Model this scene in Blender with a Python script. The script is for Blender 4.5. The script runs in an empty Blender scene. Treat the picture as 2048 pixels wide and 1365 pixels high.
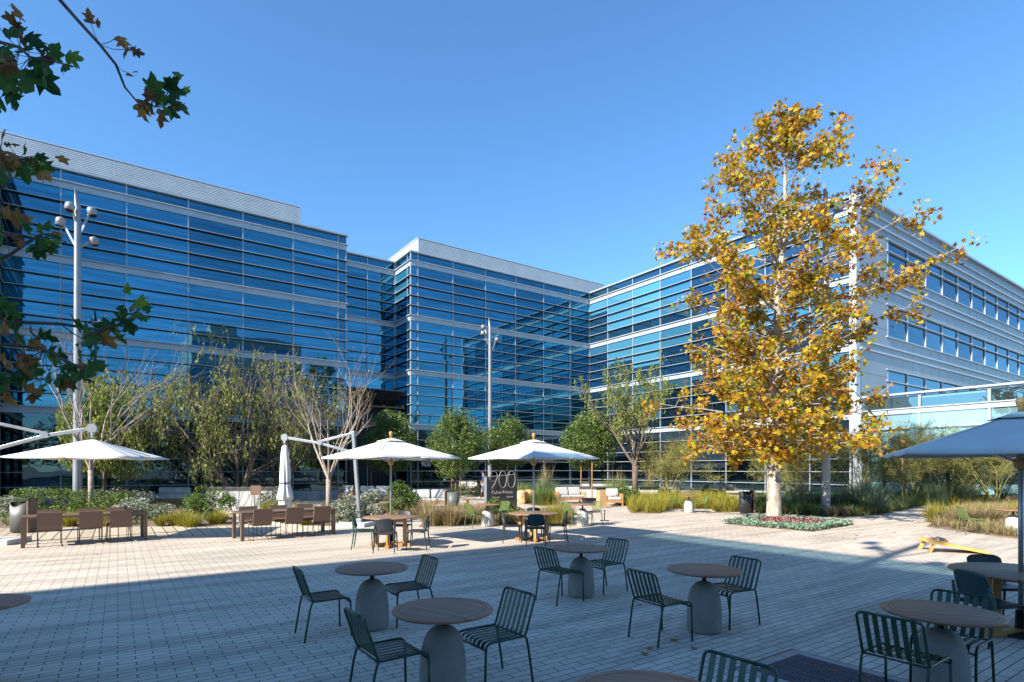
import bpy, math, random
import numpy as np
from mathutils import Vector, Matrix
C = bpy.context.scene.collection
R = random.Random(7)
NP = np.random.default_rng(11)
PI = math.pi
FX, FY = .5705, .8213            # viewing direction in plaza axes (x, y run along the buildings)
CAMH = 1.96
FOC = 1135.0
def cw(lat, d, z=0.0):
    return Vector((FX*d + FY*lat, FY*d - FX*lat, z))
def at(x, y, z=0.0):
    d = FOC*(CAMH-z)/(y-937.0)
    return cw((x-1024)/FOC*d, d, z)
def pd(x, y, d):
    return cw((x-1024)/FOC*d, d, CAMH-(y-937)/FOC*d)
def dirw(phi):
    return math.radians(phi-34.79)
# ---------------------------------------------------------------- materials
def nt(m): return m.node_tree.nodes, m.node_tree.links
MATS = {}
def mat(name, c1, rough=.6, metal=0.0, c2=None, scale=8.0, bump=0.0, bscale=None, stretch=None, spec=.5, detail=4):
    if name in MATS: return MATS[name]
    m = bpy.data.materials.new(name); m.use_nodes = True
    n, l = nt(m); b = n['Principled BSDF']
    b.inputs['Roughness'].default_value = rough; b.inputs['Metallic'].default_value = metal
    b.inputs['Specular IOR Level'].default_value = spec
    tc = n.new('ShaderNodeTexCoord'); mp = n.new('ShaderNodeMapping'); l.new(tc.outputs['Object'], mp.inputs[0])
    if stretch: mp.inputs['Scale'].default_value = stretch
    nz = n.new('ShaderNodeTexNoise'); nz.inputs['Scale'].default_value = scale; nz.inputs['Detail'].default_value = detail
    l.new(mp.outputs[0], nz.inputs[0])
    if c2 is None: c2 = tuple(min(1, c*1.18+.004) for c in c1); c1 = tuple(c*.86 for c in c1)
    cr = n.new('ShaderNodeValToRGB'); cr.color_ramp.elements[0].position = .3; cr.color_ramp.elements[1].position = .7
    cr.color_ramp.elements[0].color = (*c1, 1); cr.color_ramp.elements[1].color = (*c2, 1)
    l.new(nz.outputs[0], cr.inputs[0]); l.new(cr.outputs[0], b.inputs['Base Color'])
    if bump:
        n2 = n.new('ShaderNodeTexNoise'); n2.inputs['Scale'].default_value = bscale or scale*6; n2.inputs['Detail'].default_value = 3
        l.new(mp.outputs[0], n2.inputs[0])
        bp = n.new('ShaderNodeBump'); bp.inputs['Strength'].default_value = bump; bp.inputs['Distance'].default_value = .01
        l.new(n2.outputs[0], bp.inputs['Height']); l.new(bp.outputs[0], b.inputs['Normal'])
    MATS[name] = m; return m
def leafmat(name, cols, trans=.35, rough=.55):
    if name in MATS: return MATS[name]
    m = bpy.data.materials.new(name); m.use_nodes = True; n, l = nt(m); b = n['Principled BSDF']; out = n['Material Output']
    g = n.new('ShaderNodeNewGeometry'); cr = n.new('ShaderNodeValToRGB'); cr.color_ramp.interpolation = 'LINEAR'
    els = cr.color_ramp.elements
    while len(els) < len(cols): els.new(.5)
    for i, c in enumerate(cols):
        els[i].position = i/(len(cols)-1); els[i].color = (*c, 1)
    # large soft clumps shift the tone, each leaf adds its own
    tc = n.new('ShaderNodeTexCoord'); nz = n.new('ShaderNodeTexNoise'); nz.inputs['Scale'].default_value = 1.1
    l.new(tc.outputs['Object'], nz.inputs[0])
    mx = n.new('ShaderNodeMath'); mx.operation = 'MULTIPLY'; mx.inputs[1].default_value = .72; l.new(g.outputs['Random Per Island'], mx.inputs[0])
    m2 = n.new('ShaderNodeMath'); m2.operation = 'MULTIPLY_ADD'; m2.inputs[1].default_value = .9; m2.inputs[2].default_value = -.28
    l.new(nz.outputs[0], m2.inputs[0]); ad = n.new('ShaderNodeMath'); ad.operation = 'ADD'; ad.use_clamp = True
    l.new(mx.outputs[0], ad.inputs[0]); l.new(m2.outputs[0], ad.inputs[1]); l.new(ad.outputs[0], cr.inputs[0])
    l.new(cr.outputs[0], b.inputs['Base Color']); b.inputs['Roughness'].default_value = rough; b.inputs['Specular IOR Level'].default_value = .3
    t = n.new('ShaderNodeBsdfTranslucent'); l.new(cr.outputs[0], t.inputs[0])
    mix = n.new('ShaderNodeMixShader'); mix.inputs[0].default_value = trans
    l.new(b.outputs[0], mix.inputs[1]); l.new(t.outputs[0], mix.inputs[2]); l.new(mix.outputs[0], out.inputs[0])
    MATS[name] = m; return m
def glassmat(name, body, tint, base=.32, streak=.5, ripple=.02, shade=2.2):
    m = bpy.data.materials.new(name); m.use_nodes = True; n, l = nt(m); out = n['Material Output']; n.remove(n['Principled BSDF'])
    tc = n.new('ShaderNodeTexCoord'); oi = n.new('ShaderNodeObjectInfo')
    mp = n.new('ShaderNodeMapping'); mp.inputs['Scale'].default_value = (.35, .35, 9.0); l.new(tc.outputs['Object'], mp.inputs[0])
    nz = n.new('ShaderNodeTexNoise'); nz.inputs['Scale'].default_value = 1.0; nz.inputs['Detail'].default_value = 5; l.new(mp.outputs[0], nz.inputs[0])
    cr = n.new('ShaderNodeValToRGB'); cr.color_ramp.elements[0].position = .40; cr.color_ramp.elements[1].position = .62
    k = 1-streak
    cr.color_ramp.elements[0].color = (k, k, k, 1); cr.color_ramp.elements[1].color = (1, 1, 1, 1); l.new(nz.outputs[0], cr.inputs[0])
    # what stands behind the glass differs from window to window
    rr = n.new('ShaderNodeMapRange'); rr.inputs['To Min'].default_value = .35; rr.inputs['To Max'].default_value = 1.5; l.new(oi.outputs['Random'], rr.inputs[0])
    vm = n.new('ShaderNodeVectorMath'); vm.operation = 'SCALE'; vm.inputs[0].default_value = body; l.new(rr.outputs[0], vm.inputs['Scale'])
    # roller shades drawn to a different height in every window
    sz = n.new('ShaderNodeSeparateXYZ'); l.new(tc.outputs['Object'], sz.inputs[0])
    geo = n.new('ShaderNodeNewGeometry'); sw = n.new('ShaderNodeSeparateXYZ'); l.new(geo.outputs['Position'], sw.inputs[0])
    z1 = n.new('ShaderNodeMath'); z1.operation = 'SUBTRACT'; z1.inputs[1].default_value = 1.10; l.new(sw.outputs[2], z1.inputs[0])
    z2 = n.new('ShaderNodeMath'); z2.operation = 'FLOORED_MODULO'; z2.inputs[1].default_value = 4.35; l.new(z1.outputs[0], z2.inputs[0])
    rn = n.new('ShaderNodeTexWhiteNoise'); rn.noise_dimensions = '1D'; ra = n.new('ShaderNodeMath'); ra.operation = 'ADD'; ra.inputs[1].default_value = 7.3; l.new(oi.outputs['Random'], ra.inputs[0]); l.new(ra.outputs[0], rn.inputs['W'])
    rs = n.new('ShaderNodeMapRange'); rs.inputs['To Min'].default_value = .4; rs.inputs['To Max'].default_value = 4.6; l.new(rn.outputs[0], rs.inputs[0])
    gt = n.new('ShaderNodeMath'); gt.operation = 'GREATER_THAN'; l.new(z2.outputs[0], gt.inputs[0]); l.new(rs.outputs[0], gt.inputs[1])
    ms = n.new('ShaderNodeMapRange'); ms.inputs['To Min'].default_value = .35; ms.inputs['To Max'].default_value = shade; l.new(gt.outputs[0], ms.inputs[0])
    v2 = n.new('ShaderNodeVectorMath'); v2.operation = 'SCALE'; l.new(vm.outputs[0], v2.inputs[0]); l.new(ms.outputs[0], v2.inputs['Scale'])
    di = n.new('ShaderNodeBsdfDiffuse'); l.new(v2.outputs[0], di.inputs[0])
    gr = n.new('ShaderNodeMapRange'); gr.inputs['To Min'].default_value = .82; gr.inputs['To Max'].default_value = 1.12
    wn = n.new('ShaderNodeTexWhiteNoise'); wn.noise_dimensions = '1D'; l.new(oi.outputs['Random'], wn.inputs['W']); l.new(wn.outputs[0], gr.inputs[0])
    g0 = n.new('ShaderNodeVectorMath'); g0.operation = 'SCALE'; g0.inputs[0].default_value = tint; l.new(gr.outputs[0], g0.inputs['Scale'])
    gm = n.new('ShaderNodeVectorMath'); gm.operation = 'MULTIPLY'; l.new(g0.outputs[0], gm.inputs[0]); l.new(cr.outputs[0], gm.inputs[1])
    gl = n.new('ShaderNodeBsdfGlossy'); gl.inputs['Roughness'].default_value = .015; l.new(gm.outputs[0], gl.inputs[0])
    lw = n.new('ShaderNodeFresnel'); lw.inputs[0].default_value = 1.5
    mr = n.new('ShaderNodeMapRange'); mr.inputs['From Min'].default_value = .04; mr.inputs['To Min'].default_value = base; l.new(lw.outputs[0], mr.inputs[0])
    mi = n.new('ShaderNodeMixShader'); l.new(mr.outputs[0], mi.inputs[0]); l.new(di.outputs[0], mi.inputs[1]); l.new(gl.outputs[0], mi.inputs[2])
    n3 = n.new('ShaderNodeTexNoise'); n3.inputs['Scale'].default_value = .9; n3.inputs['Detail'].default_value = 1; l.new(tc.outputs['Object'], n3.inputs[0])
    bp = n.new('ShaderNodeBump'); bp.inputs['Strength'].default_value = 1.0; bp.inputs['Distance'].default_value = ripple
    l.new(n3.outputs[0], bp.inputs['Height']); l.new(bp.outputs[0], gl.inputs['Normal'])
    l.new(mi.outputs[0], out.inputs[0]); MATS[name] = m; return m
def plankmat(name, c1, c2, pitch=.07, axis=0, gap=.004, rough=.6, ring=None):
    """weathered boards: a dark seam every pitch metres, grain along them"""
    m = bpy.data.materials.new(name); m.use_nodes = True; n, l = nt(m); b = n['Principled BSDF']
    tc = n.new('ShaderNodeTexCoord'); sp = n.new('ShaderNodeSeparateXYZ'); l.new(tc.outputs['Object'], sp.inputs[0])
    mp = n.new('ShaderNodeMapping'); s = [3.0]*3; s[axis] = 40.0; s[2] = 40.0; mp.inputs['Scale'].default_value = s
    l.new(tc.outputs['Object'], mp.inputs[0])
    nz = n.new('ShaderNodeTexNoise'); nz.inputs['Scale'].default_value = 1.0; nz.inputs['Detail'].default_value = 5; l.new(mp.outputs[0], nz.inputs[0])
    fl = n.new('ShaderNodeMath'); fl.operation = 'SNAP'; fl.inputs[1].default_value = pitch; l.new(sp.outputs[axis], fl.inputs[0])
    wn = n.new('ShaderNodeTexWhiteNoise'); wn.noise_dimensions = '1D'; l.new(fl.outputs[0], wn.inputs['W'])
    ad = n.new('ShaderNodeMath'); ad.operation = 'MULTIPLY_ADD'; ad.inputs[1].default_value = .35; l.new(wn.outputs[0], ad.inputs[0]); l.new(nz.outputs[0], ad.inputs[2])
    cr = n.new('ShaderNodeValToRGB'); cr.color_ramp.elements[0].position = .35; cr.color_ramp.elements[1].position = .95
    cr.color_ramp.elements[0].color = (*c1, 1); cr.color_ramp.elements[1].color = (*c2, 1); l.new(ad.outputs[0], cr.inputs[0])
    md = n.new('ShaderNodeMath'); md.operation = 'FLOORED_MODULO'; md.inputs[1].default_value = pitch; l.new(sp.outputs[axis], md.inputs[0])
    lt = n.new('ShaderNodeMath'); lt.operation = 'LESS_THAN'; lt.inputs[1].default_value = gap; l.new(md.outputs[0], lt.inputs[0])
    last = lt.outputs[0]
    if ring:
        x2 = n.new('ShaderNodeVectorMath'); x2.operation = 'MULTIPLY'; x2.inputs[1].default_value = (1, 1, 0); l.new(tc.outputs['Object'], x2.inputs[0])
        ln = n.new('ShaderNodeVectorMath'); ln.operation = 'LENGTH'; l.new(x2.outputs[0], ln.inputs[0])
        cp = n.new('ShaderNodeMath'); cp.operation = 'LESS_THAN'; cp.inputs[1].default_value = ring; l.new(ln.outputs['Value'], cp.inputs[0])
        mu = n.new('ShaderNodeMath'); mu.operation = 'MULTIPLY'; l.new(lt.outputs[0], mu.inputs[0]); l.new(cp.outputs[0], mu.inputs[1])
        c2_ = n.new('ShaderNodeMath'); c2_.operation = 'COMPARE'; c2_.inputs[1].default_value = ring; c2_.inputs[2].default_value = .003; l.new(ln.outputs['Value'], c2_.inputs[0])
        mxx = n.new('ShaderNodeMath'); mxx.operation = 'MAXIMUM'; l.new(mu.outputs[0], mxx.inputs[0]); l.new(c2_.outputs[0], mxx.inputs[1]); last = mxx.outputs[0]
    mx = n.new('ShaderNodeMix'); mx.data_type = 'RGBA'; l.new(last, mx.inputs[0]); l.new(cr.outputs[0], mx.inputs[6]); mx.inputs[7].default_value = (c1[0]*.18, c1[1]*.18, c1[2]*.18, 1)
    l.new(mx.outputs[2], b.inputs['Base Color']); b.inputs['Roughness'].default_value = rough
    bp = n.new('ShaderNodeBump'); bp.inputs['Strength'].default_value = .4; bp.inputs['Distance'].default_value = .004; bp.invert = True
    l.new(last, bp.inputs['Height']); l.new(bp.outputs[0], b.inputs['Normal'])
    MATS[name] = m; return m
def pavemat():
    m = bpy.data.materials.new('concrete pavers'); m.use_nodes = True; n, l = nt(m); b = n['Principled BSDF']
    tc = n.new('ShaderNodeTexCoord')
    br = n.new('ShaderNodeTexBrick'); l.new(tc.outputs['Object'], br.inputs[0]); br.offset = .5; br.squash = 1
    for k, v in (('Scale', 1.0), ('Mortar Size', .0055), ('Mortar Smooth', .3), ('Bias', 0.0), ('Brick Width', .305), ('Row Height', .106)): br.inputs[k].default_value = v
    br.inputs['Color1'].default_value = (.88, .88, .88, 1); br.inputs['Color2'].default_value = (1.08, 1.08, 1.08, 1); br.inputs['Mortar'].default_value = (.11, .11, .12, 1)
    # darker exposed-aggregate courses: long streaks along the courses
    mp = n.new('ShaderNodeMapping'); mp.inputs['Scale'].default_value = (.16, 2.2, 1); l.new(tc.outputs['Object'], mp.inputs[0])
    nz = n.new('ShaderNodeTexNoise'); nz.inputs['Scale'].default_value = 1; nz.inputs['Detail'].default_value = 2; l.new(mp.outputs[0], nz.inputs[0])
    cr = n.new('ShaderNodeValToRGB'); e = cr.color_ramp.elements; e[0].position = .38; e[1].position = .56
    e[0].color = (.465, .395, .32, 1); e[1].color = (.62, .525, .425, 1); l.new(nz.outputs[0], cr.inputs[0])
    n2 = n.new('ShaderNodeTexNoise'); n2.inputs['Scale'].default_value = .35; n2.inputs['Detail'].default_value = 6; l.new(tc.outputs['Object'], n2.inputs[0])
    c2 = n.new('ShaderNodeValToRGB'); e = c2.color_ramp.elements; e[0].position = .3; e[1].position = .7
    e[0].color = (.88, .87, .86, 1); e[1].color = (1.04, 1.04, 1.04, 1); l.new(n2.outputs[0], c2.inputs[0])
    n3 = n.new('ShaderNodeTexNoise'); n3.inputs['Scale'].default_value = 160; n3.inputs['Detail'].default_value = 2; l.new(tc.outputs['Object'], n3.inputs[0])
    c3 = n.new('ShaderNodeValToRGB'); e = c3.color_ramp.elements; e[0].position = .25; e[1].position = .75
    e[0].color = (.86, .86, .86, 1); e[1].color = (1.1, 1.1, 1.1, 1); l.new(n3.outputs[0], c3.inputs[0])
    cur = cr.outputs[0]
    n4 = n.new('ShaderNodeTexNoise'); n4.inputs['Scale'].default_value = 2.3; n4.inputs['Detail'].default_value = 8; n4.inputs['Roughness'].default_value = .75; l.new(tc.outputs['Object'], n4.inputs[0])
    c4 = n.new('ShaderNodeValToRGB'); e = c4.color_ramp.elements; e[0].position = .60; e[1].position = .70
    e[0].color = (1, 1, 1, 1); e[1].color = (.80, .79, .78, 1); l.new(n4.outputs[0], c4.inputs[0])
    n5 = n.new('ShaderNodeTexVoronoi'); n5.inputs['Scale'].default_value = 5.5; n5.inputs['Randomness'].default_value = 1; l.new(tc.outputs['Object'], n5.inputs[0])
    c5 = n.new('ShaderNodeValToRGB'); e = c5.color_ramp.elements; e[0].position = .03; e[1].position = .06
    e[0].color = (.45, .44, .43, 1); e[1].color = (1, 1, 1, 1); l.new(n5.outputs['Distance'], c5.inputs[0])
    for o in (br.outputs[0], c2.outputs[0], c3.outputs[0], c4.outputs[0], c5.outputs[0]):
        v = n.new('ShaderNodeVectorMath'); v.operation = 'MULTIPLY'; l.new(cur, v.inputs[0]); l.new(o, v.inputs[1]); cur = v.outputs[0]
    l.new(cur, b.inputs['Base Color']); b.inputs['Roughness'].default_value = .75; b.inputs['Specular IOR Level'].default_value = .35
    bp = n.new('ShaderNodeBump'); bp.inputs['Strength'].default_value = .5; bp.inputs['Distance'].default_value = .004; bp.invert = True
    l.new(br.outputs['Fac'], bp.inputs['Height']); l.new(bp.outputs[0], b.inputs['Normal'])
    MATS['pave'] = m; return m
def louvmat():
    m = bpy.data.materials.new('ribbed metal'); m.use_nodes = True; n, l = nt(m); b = n['Principled BSDF']
    b.inputs['Base Color'].default_value = (.62, .64, .66, 1); b.inputs['Roughness'].default_value = .5; b.inputs['Metallic'].default_value = .2
    return m
def weavemat(name, c1, c2):
    m = bpy.data.materials.new(name); m.use_nodes = True; n, l = nt(m); b = n['Principled BSDF']
    tc = n.new('ShaderNodeTexCoord'); ck = n.new('ShaderNodeTexChecker'); ck.inputs['Scale'].default_value = 64; l.new(tc.outputs['Object'], ck.inputs[0])
    ck.inputs[1].default_value = (*c1, 1); ck.inputs[2].default_value = (*c2, 1); l.new(ck.outputs[0], b.inputs['Base Color'])
    b.inputs['Roughness'].default_value = .6
    bp = n.new('ShaderNodeBump'); bp.inputs['Strength'].default_value = .6; bp.inputs['Distance'].default_value = .006; l.new(ck.outputs[1], bp.inputs['Height']); l.new(bp.outputs[0], b.inputs['Normal'])
    MATS[name] = m; return m
# ---------------------------------------------------------------- mesh builder
class MB:
    def __init__(s): s.v = []; s.f = []; s.sm = []
    def add(s, vs, fs, smooth=False):
        o = len(s.v); s.v += [tuple(p) for p in vs]; s.f += [tuple(i+o for i in f) for f in fs]; s.sm += [smooth]*len(fs); return s
    def box(s, c, d, rz=0.0, M=None):
        hx, hy, hz = d[0]/2, d[1]/2, d[2]/2
        vs = [Vector((x, y, z)) for x in (-hx, hx) for y in (-hy, hy) for z in (-hz, hz)]
        if M is not None: vs = [M @ p for p in vs]
        elif rz: q = Matrix.Rotation(rz, 3, 'Z'); vs = [q @ p for p in vs]
        c = Vector(c); vs = [p+c for p in vs]
        return s.add(vs, [(0, 1, 3, 2), (4, 6, 7, 5), (0, 4, 5, 1), (2, 3, 7, 6), (0, 2, 6, 4), (1, 5, 7, 3)])
    def bar(s, a, b, w, h, up=(0, 0, 1)):
        a, b = Vector(a), Vector(b); d = b-a; L = d.length; x = d/L; up = Vector(up)
        if abs(x.dot(up)) > .98: up = Vector((1, 0, 0))
        y = up.cross(x).normalized(); z = x.cross(y)
        M = Matrix((x, y, z)).transposed()
        return s.box((a+b)/2, (L, w, h), M=M)
    def tube(s, pts, r, n=8, cap=True):
        pts = [Vector(p) for p in pts]; rs = r if isinstance(r, (list, tuple)) else [r]*len(pts)
        vs = []; prev = None
        for i, p in enumerate(pts):
            t = (pts[min(i+1, len(pts)-1)]-pts[max(i-1, 0)]); t = t.normalized() if t.length > 1e-9 else Vector((0, 0, 1))
            if prev is None:
                a = Vector((0, 0, 1)) if abs(t.z) < .9 else Vector((1, 0, 0)); x = t.cross(a).normalized()
            else:
                x = (prev - t*prev.dot(t)); x = x.normalized() if x.length > 1e-6 else t.orthogonal().normalized()
            prev = x; y = t.cross(x)
            for k in range(n):
                a = 2*PI*k/n; vs.append(p+(x*math.cos(a)+y*math.sin(a))*rs[i])
        fs = []
        for i in range(len(pts)-1):
            for k in range(n):
                k2 = (k+1) % n; fs.append((i*n+k, i*n+k2, (i+1)*n+k2, (i+1)*n+k))
        s.add(vs, fs, True)
        if cap:
            o = len(s.v)-len(vs); s.f += [tuple(o+k for k in reversed(range(n))), tuple(o+(len(pts)-1)*n+k for k in range(n))]; s.sm += [False]*2
        return s
    def lathe(s, prof, n=32, c=(0, 0, 0), smooth=True, rad=None):
        c = Vector(c); vs = []
        for i, (r, z) in enumerate(prof):
            for k in range(n):
                a = 2*PI*k/n; q = r if rad is None else rad(r, z, a)
                vs.append(c+Vector((q*math.cos(a), q*math.sin(a), z)))
        fs = [(i*n+k, i*n+(k+1) % n, (i+1)*n+(k+1) % n, (i+1)*n+k) for i in range(len(prof)-1) for k in range(n)]
        s.add(vs, fs, smooth); o = len(s.v)-len(vs)
        if prof[0][0] > 1e-6: s.f.append(tuple(o+k for k in reversed(range(n)))); s.sm.append(False)
        if prof[-1][0] > 1e-6: s.f.append(tuple(o+(len(prof)-1)*n+k for k in range(n))); s.sm.append(False)
        return s
    def prism(s, poly, z0, z1):
        n = len(poly); vs = [(p[0], p[1], z0) for p in poly]+[(p[0], p[1], z1) for p in poly]
        ar = sum(poly[i][0]*poly[(i+1) % n][1]-poly[(i+1) % n][0]*poly[i][1] for i in range(n))
        fs = [(i, (i+1) % n, n+(i+1) % n, n+i) for i in range(n)]+[tuple(reversed(range(n))), tuple(range(n, 2*n))]
        if ar < 0: fs = [tuple(reversed(f)) for f in fs]
        return s.add(vs, fs)
    def shell(s, grid, th, smooth=True):
        """thick sheet from a rows x cols grid of points"""
        r, c = len(grid), len(grid[0]); g = [[Vector(p) for p in row] for row in grid]
        top = []; bot = []
        for i in range(r):
            for j in range(c):
                du = g[min(i+1, r-1)][j]-g[max(i-1, 0)][j]; dv = g[i][min(j+1, c-1)]-g[i][max(j-1, 0)]
                nn = du.cross(dv); nn = nn.normalized() if nn.length > 1e-9 else Vector((0, 0, 1))
                top.append(g[i][j]+nn*th/2); bot.append(g[i][j]-nn*th/2)
        N = r*c; fs = []
        for i in range(r-1):
            for j in range(c-1):
                a, b, cc, d = i*c+j, i*c+j+1, (i+1)*c+j+1, (i+1)*c+j
                fs += [(a, d, cc, b), (N+a, N+b, N+cc, N+d)]
        for j in range(c-1): fs += [(j, j+1, N+j+1, N+j), ((r-1)*c+j+1, (r-1)*c+j, N+(r-1)*c+j, N+(r-1)*c+j+1)]
        for i in range(r-1): fs += [((i+1)*c, i*c, N+i*c, N+(i+1)*c), (i*c+c-1, (i+1)*c+c-1, N+(i+1)*c+c-1, N+i*c+c-1)]
        return s.add(top+bot, fs, smooth)
    def build(s, name, m, parent=None, bevel=0.0):
        me = bpy.data.meshes.new(name); me.from_pydata(s.v, [], s.f); me.materials.append(m)
        me.polygons.foreach_set('use_smooth', s.sm); me.update()
        o = bpy.data.objects.new(name, me); C.objects.link(o)
        if parent is not None: o.parent = parent
        if bevel:
            bv = o.modifiers.new('bevel', 'BEVEL'); bv.width = bevel; bv.segments = 2; bv.limit_method = 'ANGLE'
        return o
def npmesh(name, V, Fc, m, parent=None, smooth=False):
    V = np.asarray(V, dtype=np.float32).reshape(-1, 3); Fc = np.asarray(Fc, dtype=np.int32); k = Fc.shape[1]; nf = len(Fc)
    me = bpy.data.meshes.new(name); me.vertices.add(len(V)); me.vertices.foreach_set('co', V.ravel())
    me.loops.add(nf*k); me.loops.foreach_set('vertex_index', Fc.ravel()); me.polygons.add(nf)
    me.polygons.foreach_set('loop_start', np.arange(nf, dtype=np.int32)*k); me.polygons.foreach_set('loop_total', np.full(nf, k, dtype=np.int32))
    me.update(calc_edges=True); me.materials.append(m)
    if smooth: me.polygons.foreach_set('use_smooth', [True]*nf)
    o = bpy.data.objects.new(name, me); C.objects.link(o)
    if parent is not None: o.parent = parent
    return o
def tag(o, label=None, cat=None, group=None, kind=None):
    if label: o['label'] = label
    if cat: o['category'] = cat
    if group: o['group'] = group
    if kind: o['kind'] = kind
    return o
def thing(name, label, cat, loc=(0, 0, 0), rz=0.0, group=None):
    o = bpy.data.objects.new(name, None); C.objects.link(o); o.location = loc; o.rotation_euler = (0, 0, rz); o.empty_display_size = .3
    return tag(o, label, cat, group)
KIDS = {}
def dup(root, loc, rz, label, group=None, scale=None):
    r = root.copy(); C.objects.link(r); r.location = loc; r.rotation_euler = (0, 0, rz); r['label'] = label
    if group: r['group'] = group
    if scale: r.scale = scale
    for ch in list(root.children):
        c = ch.copy(); C.objects.link(c); c.parent = r
        for g in ch.children:
            d = g.copy(); C.objects.link(d); d.parent = c
    return r
# ---------------------------------------------------------------- foliage
def rotmats(n, flat=.5):
    """random leaf frames; flat<1 leans them towards horizontal"""
    a = NP.normal(size=(n, 3)); a[:, 2] = np.abs(a[:, 2])+flat; nn = a/np.linalg.norm(a, axis=1, keepdims=True)
    b = NP.normal(size=(n, 3)); x = np.cross(nn, b); x /= np.linalg.norm(x, axis=1, keepdims=True)
    return x, np.cross(nn, x), nn
RH = np.array([(-.5, 0, 0), (0, .28, .08), (.5, 0, 0), (0, -.28, .08)])
def star(lobes=5):
    pts = []
    for i in range(lobes*2):
        a = -PI*.82+i*(PI*1.64)/(lobes*2-1); r = (.55 if i % 2 else .24)
        if i in (0, lobes*2-1): r = .3
        pts.append((r*math.cos(a), r*math.sin(a), .12*(r-.3)))
    return np.array(pts)
ST = star()
def leaves(name, P, size, m, parent=None, shape=RH, flat=.5, droop=False, var=.35):
    P = np.asarray(P, dtype=float); n = len(P); x, y, z = rotmats(n, flat)
    if droop: x = x*.45+np.array([0, 0, -1.0]); x /= np.linalg.norm(x, axis=1, keepdims=True); y = np.cross(z, x); y /= np.linalg.norm(y, axis=1, keepdims=True)
    s = size*(1+var*NP.uniform(-1, 1, n)); k = len(shape)
    V = P[:, None, :]+s[:, None, None]*(shape[None, :, 0:1]*x[:, None, :]+shape[None, :, 1:2]*y[:, None, :]+shape[None, :, 2:3]*z[:, None, :])
    return npmesh(name, V.reshape(-1, 3), np.arange(n*k).reshape(n, k), m, parent)
def blades(name, P, nper, h, spread, w, m, parent=None, upright=.5, kind=None):
    """grass tufts: curved tapering blades fanning from each point"""
    P = np.asarray(P, dtype=float).reshape(-1, 3); n = len(P)*nper; B = np.repeat(P, nper, axis=0)
    hs = np.repeat(h*NP.uniform(.7, 1.2, len(P)), nper)*NP.uniform(.55, 1.1, n)
    a = NP.uniform(0, 2*PI, n); lean = spread*NP.uniform(0.05, 1, n)**.8; d = np.stack([np.cos(a), np.sin(a), np.zeros(n)], 1)
    B = B+d*(NP.uniform(0, .25, n)*spread*hs)[:, None]
    side = np.stack([-np.sin(a), np.cos(a), np.zeros(n)], 1)*(w/2)
    j = NP.uniform(-.5, .5, n); side = side+d*(j*w)[:, None]
    mid = B+d*(lean*hs*.42)[:, None]+np.array([0, 0, 1.0])*(hs*(.62-.18*np.minimum(lean, 1.1)))[:, None]
    tip = B+d*(lean*hs*1.05)[:, None]+np.array([0, 0, 1.0])*(hs*(1-.62*np.minimum(lean, 1.1)))[:, None]
    V = np.stack([B-side, B+side, mid+side*.75, mid-side*.75, tip], 1).reshape(-1, 3)
    i = np.arange(n)*5
    F1 = np.stack([i, i+1, i+2, i+3], 1); F2 = np.stack([i+3, i+2, i+4, i+4], 1)
    me_v = V; o = None
    # two meshes in one: quads, then the tip triangles
    me = bpy.data.meshes.new(name); me.vertices.add(len(V)); me.vertices.foreach_set('co', V.astype(np.float32).ravel())
    tri = np.stack([i+3, i+2, i+4], 1); lp = np.concatenate([F1.ravel(), tri.ravel()]).astype(np.int32)
    me.loops.add(len(lp)); me.loops.foreach_set('vertex_index', lp); me.polygons.add(2*n)
    ls = np.concatenate([np.arange(n)*4, 4*n+np.arange(n)*3]).astype(np.int32); lt = np.concatenate([np.full(n, 4), np.full(n, 3)]).astype(np.int32)
    me.polygons.foreach_set('loop_start', ls); me.polygons.foreach_set('loop_total', lt); me.update(calc_edges=True); me.materials.append(m)
    o = bpy.data.objects.new(name, me); C.objects.link(o)
    if parent is not None: o.parent = parent
    return o
def inpoly(poly, n, z=.03):
    xs = [p[0] for p in poly]; ys = [p[1] for p in poly]; out = []; N = len(poly); t = 0
    while len(out) < n and t < n*60:
        t += 1; x = R.uniform(min(xs), max(xs)); y = R.uniform(min(ys), max(ys)); c = False; j = N-1
        for i in range(N):
            if (poly[i][1] > y) != (poly[j][1] > y) and x < (poly[j][0]-poly[i][0])*(y-poly[i][1])/(poly[j][1]-poly[i][1])+poly[i][0]: c = not c
            j = i
        if c: out.append((x, y, z))
    return out
def area(poly):
    n = len(poly); return abs(sum(poly[i][0]*poly[(i+1) % n][1]-poly[(i+1) % n][0]*poly[i][1] for i in range(n)))/2
def limb(mb, p, d, L, r, depth, tips, kink=.25, up=.15, split=3, ratio=.62, n=6, rr=.6, spread=.7, prob=.9):
    """recursive limb: wandering tube, side shoots; tips collects (point, depth)"""
    p = Vector(p); d = Vector(d).normalized(); steps = 5; pts = [p.copy()]; rs = [r]
    for i in range(steps):
        d = (d+Vector((R.gauss(0, kink), R.gauss(0, kink), R.gauss(0, kink)+up))*.35).normalized(); p = p+d*(L/steps)
        pts.append(p.copy()); rs.append(r*(1-(1-rr)*(i+1)/steps))
        if depth > 0 and i >= 1:
            for q in range(1 if i < steps-1 else split-1):
                s = d.orthogonal().normalized(); s = Matrix.Rotation(R.uniform(0, 2*PI), 3, d) @ s
                nd = (d*(1-spread*.4)+s*spread*R.uniform(.6, 1.1)).normalized()
                if R.random() < prob: limb(mb, p, nd, L*ratio*R.uniform(.75, 1.15), rs[-1]*.62, depth-1, tips, kink, up, split, ratio, max(4, n-1), rr, spread, prob)
        tips.append((p.copy(), depth))
    mb.tube(pts, rs, n, cap=False)
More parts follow.
